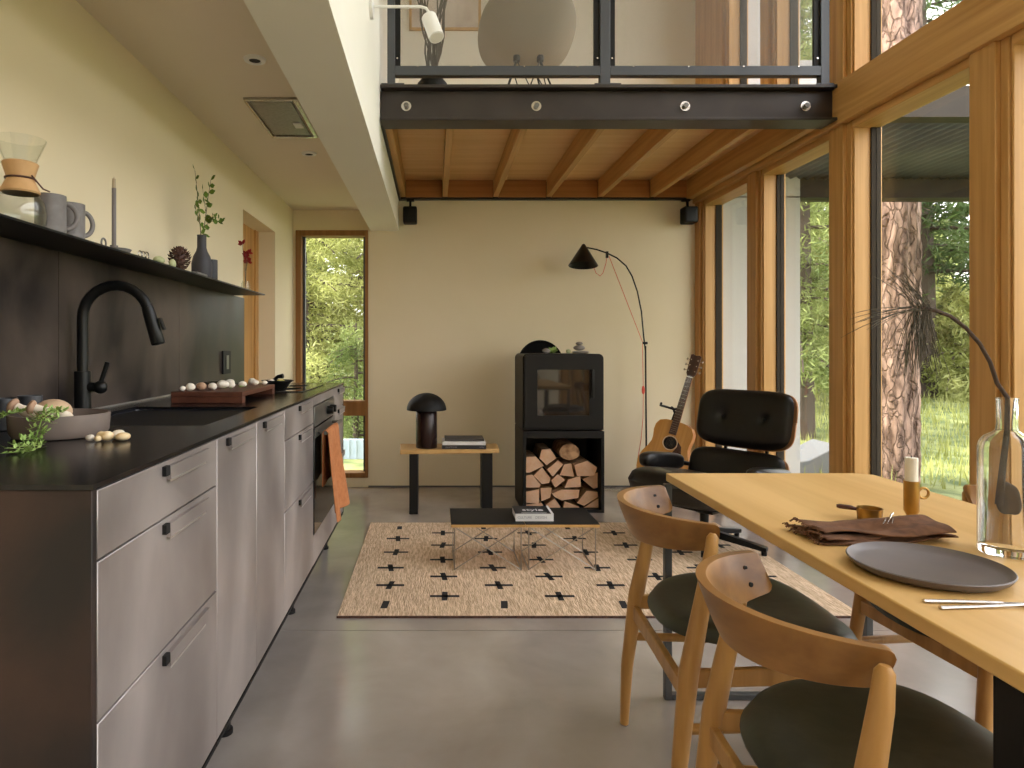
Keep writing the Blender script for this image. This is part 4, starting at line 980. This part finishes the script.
HT=-.24; Mh=LM(-.445,.692,HT); Ml=LM(-.345,.372,HT-.05)
def bgrid(name,w_,h_,t,Mx,buttons,bend=.45):
    # puffed cushion as two bowed faces meeting at a rounded rim
    mb=MB(); NU,NV=40,24
    def prof(y,z):
        a=abs(2*y/w_)**4.5+abs(2*z/h_)**3.2; return max(0,1-a)**.42
    def face(sgn):
        def fn(u,v):
            # map square to superellipse
            y=2*u-1; z=2*v-1; s_=(abs(y)**4.5+abs(z)**4.5)**(1/4.5); mx=max(abs(y),abs(z)); k=mx/s_ if s_>0 else 1
            Y_=y*k*w_/2; Z_=z*k*h_/2
            x=sgn*t/2*(1-mx**5)**.5 if mx<1 else 0
            if sgn>0:
                for (by,bz) in buttons:
                    d2=(Y_-by)**2+(Z_-bz)**2; x-=.022*math.exp(-d2/.0005)+.012*math.exp(-d2/.006)
            return Mx@Vector((x+bend*Y_*Y_,Y_,Z_))
        return fn
    mb.grid(face(1),NU,NV); n0=len(mb.v); mb.grid(face(-1),NU,NV)
    for i in range(len(mb.f)//2,len(mb.f)): mb.f[i]=mb.f[i][::-1]
    return build(mb,name,M['leather'],lc,world=False,angle=80)
hc=bgrid('headrest_cushion',.60,.355,.095,Mh,[(-.13,0.0),(.13,0.0)])
shellp('headrest_shell',.605,.358,Mh,-.040)
for y in (-.13,.13):
    mb=MB(); p=Mh@Vector((.036,y,0)); mb.ell(tuple(p),(.009,.009,.009)); build(mb,'button',M['leather'],hc,world=False)
bgrid('back_cushion',.60,.28,.105,Ml,[])
shellp('back_shell',.605,.262,Ml,-.040)
for y in (-.13,.13):
    mb=MB(); a=Ml@Vector((-.055,y,-.08)); b_=Mh@Vector((-.055,y,.08)); mb.tube([a,b_],.013,8,flat=.5); build(mb,'spine_bracket',M['black'],lc,world=False)
Ms=Matrix.Translation((.075,0,.325))@Matrix.Rotation(math.radians(-90-9),4,'Y')
bgrid('seat_cushion',.60,.66,.19,Ms,[],bend=.18)
shellp('seat_shell',.60,.58,Ms,-.085,bend=.55,curl=.30)
for s in (-1,1):
    mb=MB(); mb.ell((-.08,s*.335,.430),(.20,.050,.052),e1=.6,e2=.6,nu=32,nv=16,fn=lambda p: Vector((p.x,p.y,p.z+p.x*.12)))
    build(mb,'armrest',M['leather'],lc,world=False)
    mb=MB(); mb.tube([(-.20,s*.33,.41),(-.36,s*.28,.38)],.014,10); build(mb,'arm_bracket',M['black'],lc,world=False)
mb=MB(); mb.cyl((0,0,.075),(0,0,.20),.024,n=20); mb.cyl((0,0,.19),(0,0,.215),.05,.10,24); build(mb,'swivel_column',M['black'],lc,world=False)
mb=MB(); mb.box(-.13,.13,-.13,.13,.215,.232); build(mb,'seat_plate',M['black'],lc,world=False,bevel=.003)
for k in range(5):
    a=2*PI*k/5+math.radians(105); d=Vector((math.cos(a),math.sin(a),0)); sx=Vector((-d.y,d.x,0)); mb=MB()
    A=[d*.01+sx*.016,d*.01-sx*.016,d*.33-sx*.022,d*.33+sx*.022]
    lo=[(.06),(.06),(.022),(.022)]; hi=[.105,.105,.046,.046]
    mb.add([(p.x,p.y,z) for p,z in zip(A,lo)]+[(p.x,p.y,z) for p,z in zip(A,hi)],[(0,3,2,1),(4,5,6,7),(0,1,5,4),(1,2,6,5),(2,3,7,6),(3,0,4,7)])
    l=build(mb,'leg',M['black'],lc,world=False,bevel=.003)
    mb=MB(); p=d*.315; mb.cyl((p.x,p.y,.0005),(p.x,p.y,.024),.014,n=14); build(mb,'foot_glide',M['blackm'],l,world=False)

# ------------------------------------------------------------------ dining table
TT=.725
t_=thing('dining_table','long pale oak dining table on black steel frame legs','table',(1.10,1.5,0))
TX0,TX1,TY0,TY1=.768,1.440,.70,2.22
mb=MB(); mb.prism([(TX0-.012,TY0),(TX1,TY0),(TX1,TY1-.03),(TX1-.05,TY1),(TX0,TY1)],'z',TT-.026,TT)
tt=build(mb,'tabletop',M['oak'],t_,bevel=.003)
for y0,y1 in ((2.165,2.190),(.862,.912)):
    mb=MB(); x0,x1,t=(TX0-.020,TX1-.02,.022) if y0>1 else (TX0-.008,TX1-.02,.05)
    mb.box(x0,x0+t,y0,y1,.0005,TT-.0265); mb.box(x1-t,x1,y0,y1,.0005,TT-.0265); mb.box(x0+t,x1-t,y0,y1,.0005,.018); mb.box(x0+t,x1-t,y0,y1,TT-.040,TT-.0265)
    build(mb,'leg_frame',M['frame'] if y0>1 else M['blackm'],t_,bevel=.002)

# ------------------------------------------------------------------ dining chairs
def dining_chair(label):
    t_=thing('dining_chair',label,'chair',(0,0,0),0,'curved back dining chairs')
    R,cx=.205,-.072
    mb=MB(); NU,NV=110,6; th0,th1=math.radians(103),math.radians(257)
    outer=[];
    rows=[]
    for i in range(NU+1):
        u=.5-.5*math.cos(PI*i/NU); u=.5*u+.5*(i/NU) if 0<i<NU else i/NU; u=(lambda q_:q_)(u); th=th0+(th1-th0)*u; e=min(u,1-u)*(th1-th0)*R   # distance from the tip
        mid=math.sin(PI*u)**.7
        hh=(.064+.030*mid)/2
        rt=.011
        if e<rt: hh=hh-rt+math.sqrt(max(0,rt*rt-(rt-e)**2))
        zc=.702-.010*mid
        rows.append((th,hh,zc))
    def P_(th,hh,zc,s,r): return (cx+(R+r+.018*s)*math.cos(th),(R+r+.018*s)*math.sin(th)*1.0,zc+hh*s)
    vs=[];fs=[];ring=[(-.009,-1),(-.009,-.6),(-.010,0),(-.009,.6),(-.009,1),(.009,1),(.0105,.6),(.011,0),(.0105,-.6),(.009,-1)]; k=len(ring)
    for th,hh,zc in rows:
        for r,s in ring: vs.append(P_(th,hh,zc,s,r))
    for i in range(NU):
        for j in range(k):
            a=i*k+j;b=i*k+(j+1)%k; fs.append((a,b,b+k,a+k))
    fs.append(tuple(range(k))[::-1]); fs.append(tuple(range(NU*k,(NU+1)*k)))
    mb.add(vs,[f[::-1] for f in fs]); bk=build(mb,'backrest',M['chairb'],t_,world=False,bevel=.002,seg=2)
    for s in (-1,1):
        a=math.radians(116)
        for dz in (-.014,.014):
            mb=MB(); d=Vector((math.cos(a),s*math.sin(a),0)); p=Vector((cx,0,.697+dz))+d*(R-.0095+.018*dz/.036); mb.tube([p+d*.002,p-d*.0018],.0048,12); build(mb,'screw',M['blackm'],bk,world=False)
    for s in (-1,1):
        top=Vector((-.158,s*.212,.722)); 
        pts=[Vector((-.230,s*.262,.004)),Vector((-.225,s*.250,.18)),Vector((-.200,s*.240,.40)),Vector((-.168,s*.236,.56)),Vector((-.148,s*.2305,.66)),Vector((-.143,s*.230,.708)),Vector((-.142,s*.2295,.717))]
        mb=MB(); mb.tube(pts,[.0125,.0175,.0225,.019,.016,.013,.007],16); lg=build(mb,'leg',M['chair'],t_,world=False)
        mb=MB(); mb.cyl((-.2305,s*.2622,.0003),(-.230,s*.262,.0045),.0125,n=14); build(mb,'foot_pad',M['silver'],lg,world=False)
        mb=MB(); mb.tube([(.245,s*.225,.004),(.230,s*.217,.22),(.205,s*.205,.432)],[.0125,.0165,.018],16); lg=build(mb,'leg',M['chair'],t_,world=False)
        mb=MB(); mb.cyl((.2453,s*.2252,.0003),(.245,s*.225,.0045),.0125,n=14); build(mb,'foot_pad',M['silver'],lg,world=False)
        mb=MB(); 
        mm=[Vector((-.200,s*.232,.385)),Vector((.205,s*.207,.395))]
        d=(mm[1]-mm[0]); 
        mb.add([mm[0]+Vector((0,-.009,-.02)),mm[0]+Vector((0,.009,-.02)),mm[0]+Vector((0,.009,.02)),mm[0]+Vector((0,-.009,.02)),mm[1]+Vector((0,-.009,-.02)),mm[1]+Vector((0,.009,-.02)),mm[1]+Vector((0,.009,.02)),mm[1]+Vector((0,-.009,.02))],[(0,1,2,3),(7,6,5,4),(0,4,5,1),(1,5,6,2),(2,6,7,3),(3,7,4,0)])
        build(mb,'side_rail',M['chair'],t_,world=False,bevel=.003)
        mb=MB(); mb.tube([(-.218,s*.245,.275),(.225,s*.213,.285)],.0095,12,flat=1.3); build(mb,'stretcher',M['chair'],t_,world=False)
    for x,z,h_,w_ in ((-.205,.355,.042,.235),(.210,.392,.038,.20)):
        mb=MB(); mb.box(x-.009,x+.009,-w_,w_,z-h_/2,z+h_/2); build(mb,'cross_rail',M['chair'],t_,world=False,bevel=.003)
    # saddle seat
    mb=MB(); N1,N2=48,10
    def outl(th):
        c,s_=math.cos(th),math.sin(th)
        e=.62 if c>0 else .95
        x=.012+(.245 if c>0 else .228)*math.copysign(abs(c)**e,c); y=.242*math.copysign(abs(s_)**.8,s_)*(1+.02*c)
        return x,y
    def top(u,v):
        th=2*PI*u; x,y=outl(th); vv=v
        x=.012+(x-.012)*vv; y=y*vv
        edge=(1-vv**6)
        z=.440+.042*edge**.5 if vv<1 else .440
        z+= .30*y*y-.012*math.exp(-((x+.02)**2+y*y)/.02)-.0*x
        if x>.12: z-=(x-.12)**2*.9
        return (x,y,z)
    def bot(u,v):
        p=top(u,v); return (p[0],p[1],.30*p[1]**2+.412+.028*v**3-(max(0,p[0]-.12)**2*.9))
    mb.grid(top,N1,16); n0=len(mb.f); mb.grid(bot,N1,6)
    for i in range(n0): mb.f[i]=mb.f[i]
    for i in range(n0,len(mb.f)): mb.f[i]=mb.f[i][::-1]
    build(mb,'seat',M['olive'],t_,world=False,angle=75)
    return t_
A=dining_chair('curved back oak chair with dark olive seat, farther of two at left')
A.location=(.792,1.755,0); A.rotation_euler=(0,0,math.radians(-3))
Bc=copy_tree(A); Bc.location=(.760,1.122,0); Bc.rotation_euler=(0,0,math.radians(-3)); tag(Bc,'curved back oak chair in the foreground, cut off by the frame bottom','chair')
Cc=copy_tree(A); Cc.location=(1.465,1.76,0); Cc.rotation_euler=(0,0,math.radians(184)); tag(Cc,'curved back oak chair on the window side of the table','chair')

# ------------------------------------------------------------------ things on the dining table
Z=TT+.0004
cx,cy=.918,1.2485
mb=MB(); mb.lathe([(.095,0),(.113,.002),(.124,.010),(.129,.018),(.127,.0195),(.120,.013),(.108,.008),(.001,.007)],(cx,cy,Z),72)
tag(build(mb,'dinner_plate',M['plate']),'large round plum grey plate on the dining table','plate')
# napkin
t_=thing('folded_napkin','folded brown linen napkin with frayed end behind the plate','napkin',(.95,1.52,Z))
def nap(layer):
    q=random.Random(layer)
    a,b_,c_=q.uniform(0,6),q.uniform(0,6),q.uniform(0,6)
    def fn(u,v):
        x=(u-.5)*(.300-.012*layer); y=(v-.5)*(.130-.012*layer)*(1+.7*max(0,u-.25)*(layer==2)) 
        z=.004+.0085*layer+.0040*math.sin(x*30+a+y*20)+.0030*math.sin(y*85+b_+x*9)+(.034*max(0,u-.45)*math.sin(v*PI) if layer==2 else .004*u)
        z=max(z,.0025+.004*layer)
        y+=.008*math.sin(u*7+c_)
        r=math.radians(4); return Vector((.966+x*math.cos(r)-y*math.sin(r)+.0*layer,1.482+x*math.sin(r)+y*math.cos(r),Z+z))
    return fn
for l in range(3):
    mb=MB(); mb.grid(nap(l),44,24); build(mb,'cloth_fold',M['napkin'],t_,solid=.0035,sub=1)
mb=MB(); q=random.Random(3)
for l in range(3):
    f=nap(l)
    for k in range(34):
        p=f(0,k/33); e=p+Vector((-.010+q.uniform(-.004,.003),q.uniform(-.004,.004),q.uniform(-.004,.006))); e.z=max(e.z,Z+.0015); mid=(p+e)/2+Vector((0,0,.003)); mb.tube([p,mid,e],.0013,5)
tag(build(mb,'fringe',M['napkin'],t_),None,None,None,'stuff')
mb=MB()
for k in range(3): mb.tube([(.975+.010*k,1.455,Z+.034+.001*k),(1.005+.008*k,1.49,Z+.037)],.0011,6)
mb.tube([(1.012,1.488,Z+.037),(1.03,1.51,Z+.040),(1.045,1.525,Z+.040)],.002,6)
tag(build(mb,'small_fork',M['silver']),'tiny metal fork tines lying across the brown napkin','fork')
t_=thing('brass_scoop','small brass ring cup with dark wooden handle behind napkin','coffee scoop',(1.05,1.66,Z))
mb=MB(); mb.lathe([(.024,0),(.026,.002),(.028,.030),(.026,.030),(.0235,.004),(0,.004)],(1.052,1.618,Z),36); build(mb,'cup',M['brass'],t_)
mb=MB(); mb.tube([(1.028,1.630,Z+.024),(1.018,1.637,Z+.026),(1.000,1.652,Z+.026),(.994,1.655,Z+.026)],[.006,.009,.0095,.006],12,flat=.6); build(mb,'handle',M['walnut'],t_)
cx,cy=1.158,1.625
t_=thing('brass_candle_holder','brass candle holder with ring handle and short ivory candle','candle holder',(cx,cy,Z))
mb=MB(); mb.lathe([(.002,0),(.008,.004),(.0165,.022),(.0165,.094),(.0150,.094),(.0150,.085),(0,.085)],(cx,cy,Z),32); build(mb,'holder',M['brass'],t_)
mb=MB(); mb.tube([(cx+.0165+.0125+.0125*math.cos(a),cy,Z+.064+.0125*math.sin(a)) for a in [k*PI/10 for k in range(21)]],.0032,8); build(mb,'ring_handle',M['brass'],t_)
mb=MB(); mb.cyl((cx,cy,Z+.085),(cx,cy,Z+.150),.0138,n=24); cc=build(mb,'candle',M['wax'],t_,bevel=.001)
mb=MB(); mb.cyl((cx,cy,Z+.150),(cx,cy,Z+.155),.001,n=6); build(mb,'wick',M['blackm'],cc)
# bottle with pine branch
cx,cy=1.165,1.362
t_=thing('glass_bottle','tall clear glass bottle vase holding a bare curved pine twig','vase',(cx,cy,Z))
o_=[(.046,0),(.0485,.003),(.0485,.212),(.0462,.224),(.039,.236),(.027,.243),(.0195,.249),(.0178,.260),(.0180,.312),(.0195,.315)]
i_=[(.0165,.315),(.0152,.260),(.0165,.248),(.026,.240),(.037,.233),(.0435,.222),(.0455,.210),(.0455,.020),(.040,.014),(.001,.012)]
mb=MB(); mb.lathe(o_+i_,(cx,cy,Z),56); build(mb,'bottle',M['jar'],t_)
br=thing('pine_branch','curved bare pine twig with long drooping dry needles','branch',(cx,cy,Z+.02))
def bp(x,y,dY=0): return at(x,y,1.362+dY)
pts=[Vector((cx-.012,cy+.005,Z+.10)),Vector((cx-.006,cy+.004,Z+.17)),Vector((cx+.0,cy,Z+.25)),Vector((cx+.001,cy,Z+.315)),bp(997,383),bp(990,362),bp(980,344),bp(966,328),bp(950,316),bp(934,310),bp(920,308)]
mb=MB(); mb.tube(pts,[.0075,.006,.005,.0045,.0042,.004,.004,.0038,.0038,.0042,.005],10); mb.ell((cx+.010,cy+.008,Z+.112),(.026,.012,.034),fn=lambda p:p*(1+.12*math.sin(p.x*130+p.z*80+1)),nu=32,nv=20); build(mb,'twig',M['darkbark'],br)
mb=MB(); q=random.Random(12); c0=bp(917,308)
for k in range(120):
    t_k=q.random()
    if t_k<.74: a=q.gauss(PI*1.44,.20); L=q.uniform(.07,.145); g_=.025
    elif t_k<.94: a=q.gauss(PI*.70,.16); L=q.uniform(.08,.135); g_=.03
    else: a=q.gauss(PI*1.0,.10); L=q.uniform(.12,.165); g_=.03
    dy=q.uniform(-.4,.4); d=Vector((math.cos(a),dy,math.sin(a))).normalized()
    b0=c0+Vector((q.uniform(-.010,.028),q.uniform(-.006,.006),q.uniform(-.006,.008))); pts=[]
    for j in range(8):
        t=j/7; pts.append(b0+d*L*t+Vector((.012*t*t,0,-g_*t*t)))
    mb.tube(pts,[.00065]*7+[.0003],4)
tag(build(mb,'needles',M['needle'],br),None,None,None,'stuff')
# cutlery
t_=thing('dinner_knife','slim steel knife, farther of two pieces by the plate','knife',(.90,1.09,Z))
mb=MB(); mb.tube([(.802,1.098,Z+.003),(.86,1.096,Z+.003),(.925,1.090,Z+.003)],[.0045,.0042,.0032],10,flat=.6); build(mb,'handle',M['silver'],t_)
mb=MB(); mb.prism([(.925,1.086),(1.02,1.078),(1.035,1.084),(.925,1.094)],'z',Z+.0015,Z+.0030); build(mb,'blade',M['silver'],t_)
t_=thing('dinner_fork','slim steel fork, nearer piece at the table corner','fork',(.92,1.06,Z))
mb=MB(); mb.tube([(.808,1.070,Z+.003),(.87,1.074,Z+.003),(.95,1.085-.008,Z+.005)],[.0045,.0035,.0028],10,flat=.6); build(mb,'handle',M['silver'],t_)
mb=MB(); mb.prism([(.95,1.070),(.97,1.064),(.985,1.066),(.985,1.090),(.97,1.091),(.95,1.083)],'z',Z+.003,Z+.0045)
for k in range(4): mb.box(.985,1.02,1.066+.0065*k,1.0695+.0065*k,Z+.003,Z+.0045)
build(mb,'tines',M['silver'],t_)

# ------------------------------------------------------------------ outside
mb=MB()
def gnd(u,v):
    x=-45+100*u; y=-30+100*v
    r=max(0,y-9); z=-.12+.0*x
    if y>9: z+= .075*(y-9)+.25*math.sin(x*.35+1)*min(1,r/10)
    if x>6 and y>2: z+=.02*(x-6)
    return (x,y,z)
mb.grid(gnd,60,60)
S('ground',mb,M['grass'],label='green meadow rising away beyond the glass wall')
mb=MB(); mb.box(XW+.19,3.06,5.6,5.72,-.03,4.6); S('wall_exterior',mb,M['siding'],label='pale siding wall extending outside past the glass')
cp_=thing('porch_roof','corrugated metal porch roof on brown beams outside the glass','porch roof',(4,4,2.4))
mb=MB()
def cor(u,v):
    y=4.12+1.62*v; x=2.32+4.6*u; return (x,y,2.555+.012*math.sin(x*2*PI/.075))
nn=[]
mb.grid(cor,500,1); build(mb,'corrugated_sheet',M['metalroof'],cp_,solid=.002)
mb=MB(); mb.box(2.32,6.9,5.62,5.75,2.398,2.560); mb.box(2.32,6.9,5.60,5.77,2.386,2.397); build(mb,'outer_beam',M['porch'],cp_)
mb=MB(); mb.box(2.32,6.9,4.10,4.12,2.56,2.74); mb.box(2.32,6.9,4.06,4.17,2.535,2.553); build(mb,'steel_fascia',M['porch'],cp_)
mb=MB(); mb.box(6.7,6.85,5.62,5.75,-.15,2.37); build(mb,'post',M['steel'],cp_)
mb=MB(); mb.box(2.40,3.4,5.80,5.86,3.30,3.62); tag(build(mb,'upper_parapet',M['siding']),'grey parapet strip outside behind the loft window','parapet')
mb=MB(); mb.box(-2.4,-.2,7.5,7.55,-.16,.10)
for k in range(28): mb.box(-2.4+.08*k,-2.385+.08*k,7.488,7.5,-.16,.10)
tag(build(mb,'low_fence',M['fence']),'low pale blue slatted fence outside the narrow window','fence')
mb=MB(); mb.prism([(3.30,-.10),(3.84,-.10),(3.84,.20),(3.78,.22),(3.50,.08),(3.30,.05)],'y',6.25,6.7); tag(build(mb,'outdoor_lounger',M['slab'],bevel=.01),'pale slanted outdoor lounger beyond the second glass pane','lounger')
# big pine trunk
t_=thing('ponderosa_pine','thick ponderosa pine trunk with reddish bark outside glass','tree',(4.205,6.15,-.15))
mb=MB(); NU,NV=72,220
def tr(u,v):
    th=2*PI*u; z=-.15+10*v; R=.205-.006*z*1.0
    R+=.010*math.sin(th*13+math.sin(z*5)*1.5)+.008*math.sin(th*7+z*4)+.005*math.sin(z*23+th*9)
    return (4.205+.01*z+R*math.cos(th),6.15+R*math.sin(th),z)
mb.grid(tr,NU,NV); build(mb,'trunk',M['bark'],t_)
q=random.Random(41)
def leafquads(mb,c,s,q,n_=1):
    for _ in range(n_):
        d=Vector((q.gauss(0,1),q.gauss(0,1),q.gauss(0,1))).normalized(); e=d.cross(Vector((q.gauss(0,1),q.gauss(0,1),q.gauss(0,1)))).normalized()
        o=len(mb.v); a=d*s; b=e*s*.16
        mb.v+= [tuple(c-a),tuple(c-b),tuple(c+a),tuple(c+b)]; mb.f.append((o,o+1,o+2,o+3)); mb.m.append(0)
def bough(mb,st,p,L,drop,q,s,dens):
    a=q.uniform(0,2*PI); d=Vector((math.cos(a),math.sin(a),0)); side=Vector((-d.y,d.x,0)); pts=[]
    for j in range(7):
        t=j/6; pts.append(p+d*L*t+Vector((0,0,-drop*t*t+.10*L*t)))
    st.tube(pts,[.02*L*(1-.8*j/6)+.004 for j in range(7)],5)
    for k in range(int(dens*L)):
        t=q.random()**.7; c=p+d*L*t+Vector((0,0,-drop*t*t+.10*L*t)); w_=.28*L*(1-.55*t)+.05
        c=c+side*q.gauss(0,w_*.6)+Vector((0,0,q.gauss(-.03,.05+.03*L)))
        leafquads(mb,c,s*q.uniform(.7,1.4),q)
def conifer(label,x,y,z0,h,rad,m,n_b,s,dens,name='conifer_tree',zb=.12,grp='trees beyond the glass'):
    t_=thing(name,label,'tree',(x,y,z0),group=grp); fm=MB(); sm=MB(); r0=.03*h
    sm.tube([(x,y,z0-.1),(x,y,z0+h*.5),(x,y,z0+h)],[r0,r0*.6,.01],8)
    for k in range(n_b):
        f=zb+(1-zb)*((k+q.random())/n_b); L=rad*(1-f)**.7*q.uniform(.6,1.15)+.15
        bough(fm,sm,Vector((x,y,z0+h*f)),L,L*q.uniform(.15,.45),q,s,dens)
    build(sm,'trunk',M['darkbark'],t_); build(fm,'foliage',m,t_,flat=True)
pine=MB(); psm=MB()
for k in range(16): bough(pine,psm,Vector((4.25,6.15,4.2+q.uniform(0,4.5))),q.uniform(.9,1.7),q.uniform(.2,.6),q,.05,420)
build(psm,'side_branches',M['darkbark'],t_); build(pine,'foliage',M['tree3'],t_,flat=True)
# seen through the narrow far window
conifer('yellow green conifer nearest the narrow window, left of view',-1.95,9.6,-.16,6.5,1.7,M['tree1'],70,.048,620,grp='trees beyond the narrow window')
conifer('yellow green conifer behind the narrow window, right of view',-.95,11.2,-.1,7.5,1.9,M['tree1'],70,.055,520,grp='trees beyond the narrow window')
conifer('darker green conifer farther behind the narrow window',-2.4,13.5,0,9,2.6,M['tree2'],60,.10,260,grp='trees beyond the narrow window')
conifer('low dark shrub like conifer above the pale fence',-1.0,8.6,-.16,1.6,.8,M['tree2'],30,.035,500,zb=.02,grp='trees beyond the narrow window')
# right hand side
conifer('light green conifer right behind the far glass pane',4.9,9.0,-.15,7,1.5,M['tree2'],70,.055,520)
conifer('pale green conifer beyond the wide glass pane, right of trunk',7.0,12.5,0,6,1.9,M['tree1'],60,.085,320)
conifer('bushy yellow green tree low beyond the pine trunk',6.0,15.5,.2,5.5,2.2,M['tree1'],50,.10,260)
conifer('tall dark conifer high behind the pine trunk',9.5,13.2,.2,12,2.4,M['tree3'],60,.10,240)
conifer('tall mid green conifer left beyond the terrace',6.2,11.5,0,10,2.0,M['tree2'],60,.08,280)
conifer('far pale conifer at the meadow edge, left',9.5,21,.9,11,3.2,M['tree1'],60,.17,170,zb=.02)
conifer('far mid green conifer at the meadow edge, middle',13.5,22,1,12,3.2,M['tree2'],60,.17,170,zb=.02)
conifer('far dark conifer at the meadow edge, right',17.5,21,1,13,3.4,M['tree3'],60,.17,170,zb=.02)
conifer('far yellow green conifer furthest right of the meadow',20.5,18,.8,11,3.2,M['tree1'],60,.17,170,zb=.02)
conifer('distant green conifer behind the exterior wall',5.5,20,.7,12,3.2,M['tree2'],60,.17,170,zb=.02)
for i,(x,y,r,h_) in enumerate(((5.6,14.2,1.7,3.2),(8.6,16.5,2.0,3.6),(11.2,18.5,2.3,4.2),(14.5,19.5,2.3,4.4),(10.2,13.2,1.4,2.2),(7.4,19.5,2.6,6.5),(12.2,16.0,1.6,2.6))):
    conifer(['rounded bush left of the trunk, beyond the second glass pane','broad pale bush straight beyond the pine trunk','large bush right of the pine trunk at mid distance','large bush farthest right across the meadow','small low bush in the near meadow right','tall bushy tree behind the hedge of bushes','middling bush between meadow and far trees'][i],x,y,.06*(y-9)-.12,h_,r,M['tree1' if i%2==0 else 'tree2'],44,.10,230,name='leafy_bush',zb=.02,grp='bushes in the meadow')
# tall grass tufts in the meadow
mb=MB()
for k in range(22000):
    x=q.uniform(3.2,15); y=q.uniform(5.9,18); p=Vector(gnd((x+45)/100,(y+30)/100)); h_=q.uniform(.05,.24)
    d=Vector((q.uniform(-.3,.3),q.uniform(-.3,.3),1))*h_; e=Vector((q.uniform(-1,1),q.uniform(-1,1),0)).normalized()*.009
    o=len(mb.v); mb.v+=[tuple(p-e),tuple(p+e),tuple(p+d)]; mb.f.append((o,o+1,o+2)); mb.m.append(0)
tag(build(mb,'meadow_grass',M['tree1'],flat=True),'tall sunlit meadow grass beyond the terrace','grass',kind='stuff')

# ------------------------------------------------------------------ light
W=bpy.data.worlds.new('sky'); bpy.context.scene.world=W; W.use_nodes=True; N=W.node_tree.nodes; L=W.node_tree.links
bg=N['Background']; tc=N.new('ShaderNodeTexCoord'); sp=N.new('ShaderNodeSeparateXYZ'); cr=N.new('ShaderNodeValToRGB')
L.new(tc.outputs['Generated'],sp.inputs[0]); L.new(sp.outputs['Z'],cr.inputs[0]); L.new(cr.outputs[0],bg.inputs[0])
cr.color_ramp.elements[0].position=0; cr.color_ramp.elements[0].color=(1,.965,.93,1); cr.color_ramp.elements[1].position=.7; cr.color_ramp.elements[1].color=(.96,.95,1.04,1)
bg.inputs[1].default_value=1.5
sd=bpy.data.lights.new('sun','SUN'); so=bpy.data.objects.new('sun',sd); C.objects.link(so); sd.energy=2.6; sd.angle=.03; sd.color=(1,.93,.78)
so.rotation_euler=Vector((-.72,-.05,.66)).to_track_quat('Z','Y').to_euler()
sc=bpy.context.scene
sc.view_settings.view_transform='Standard'; sc.view_settings.look='None'; sc.view_settings.gamma=1; sc.view_settings.use_curve_mapping=False
sc.view_settings.exposure=1.98
sc.cycles.use_denoising=True; sc.cycles.max_bounces=10; sc.cycles.diffuse_bounces=6; sc.cycles.transparent_max_bounces=16
sc.cycles.transmission_bounces=10; sc.cycles.sample_clamp_indirect=6
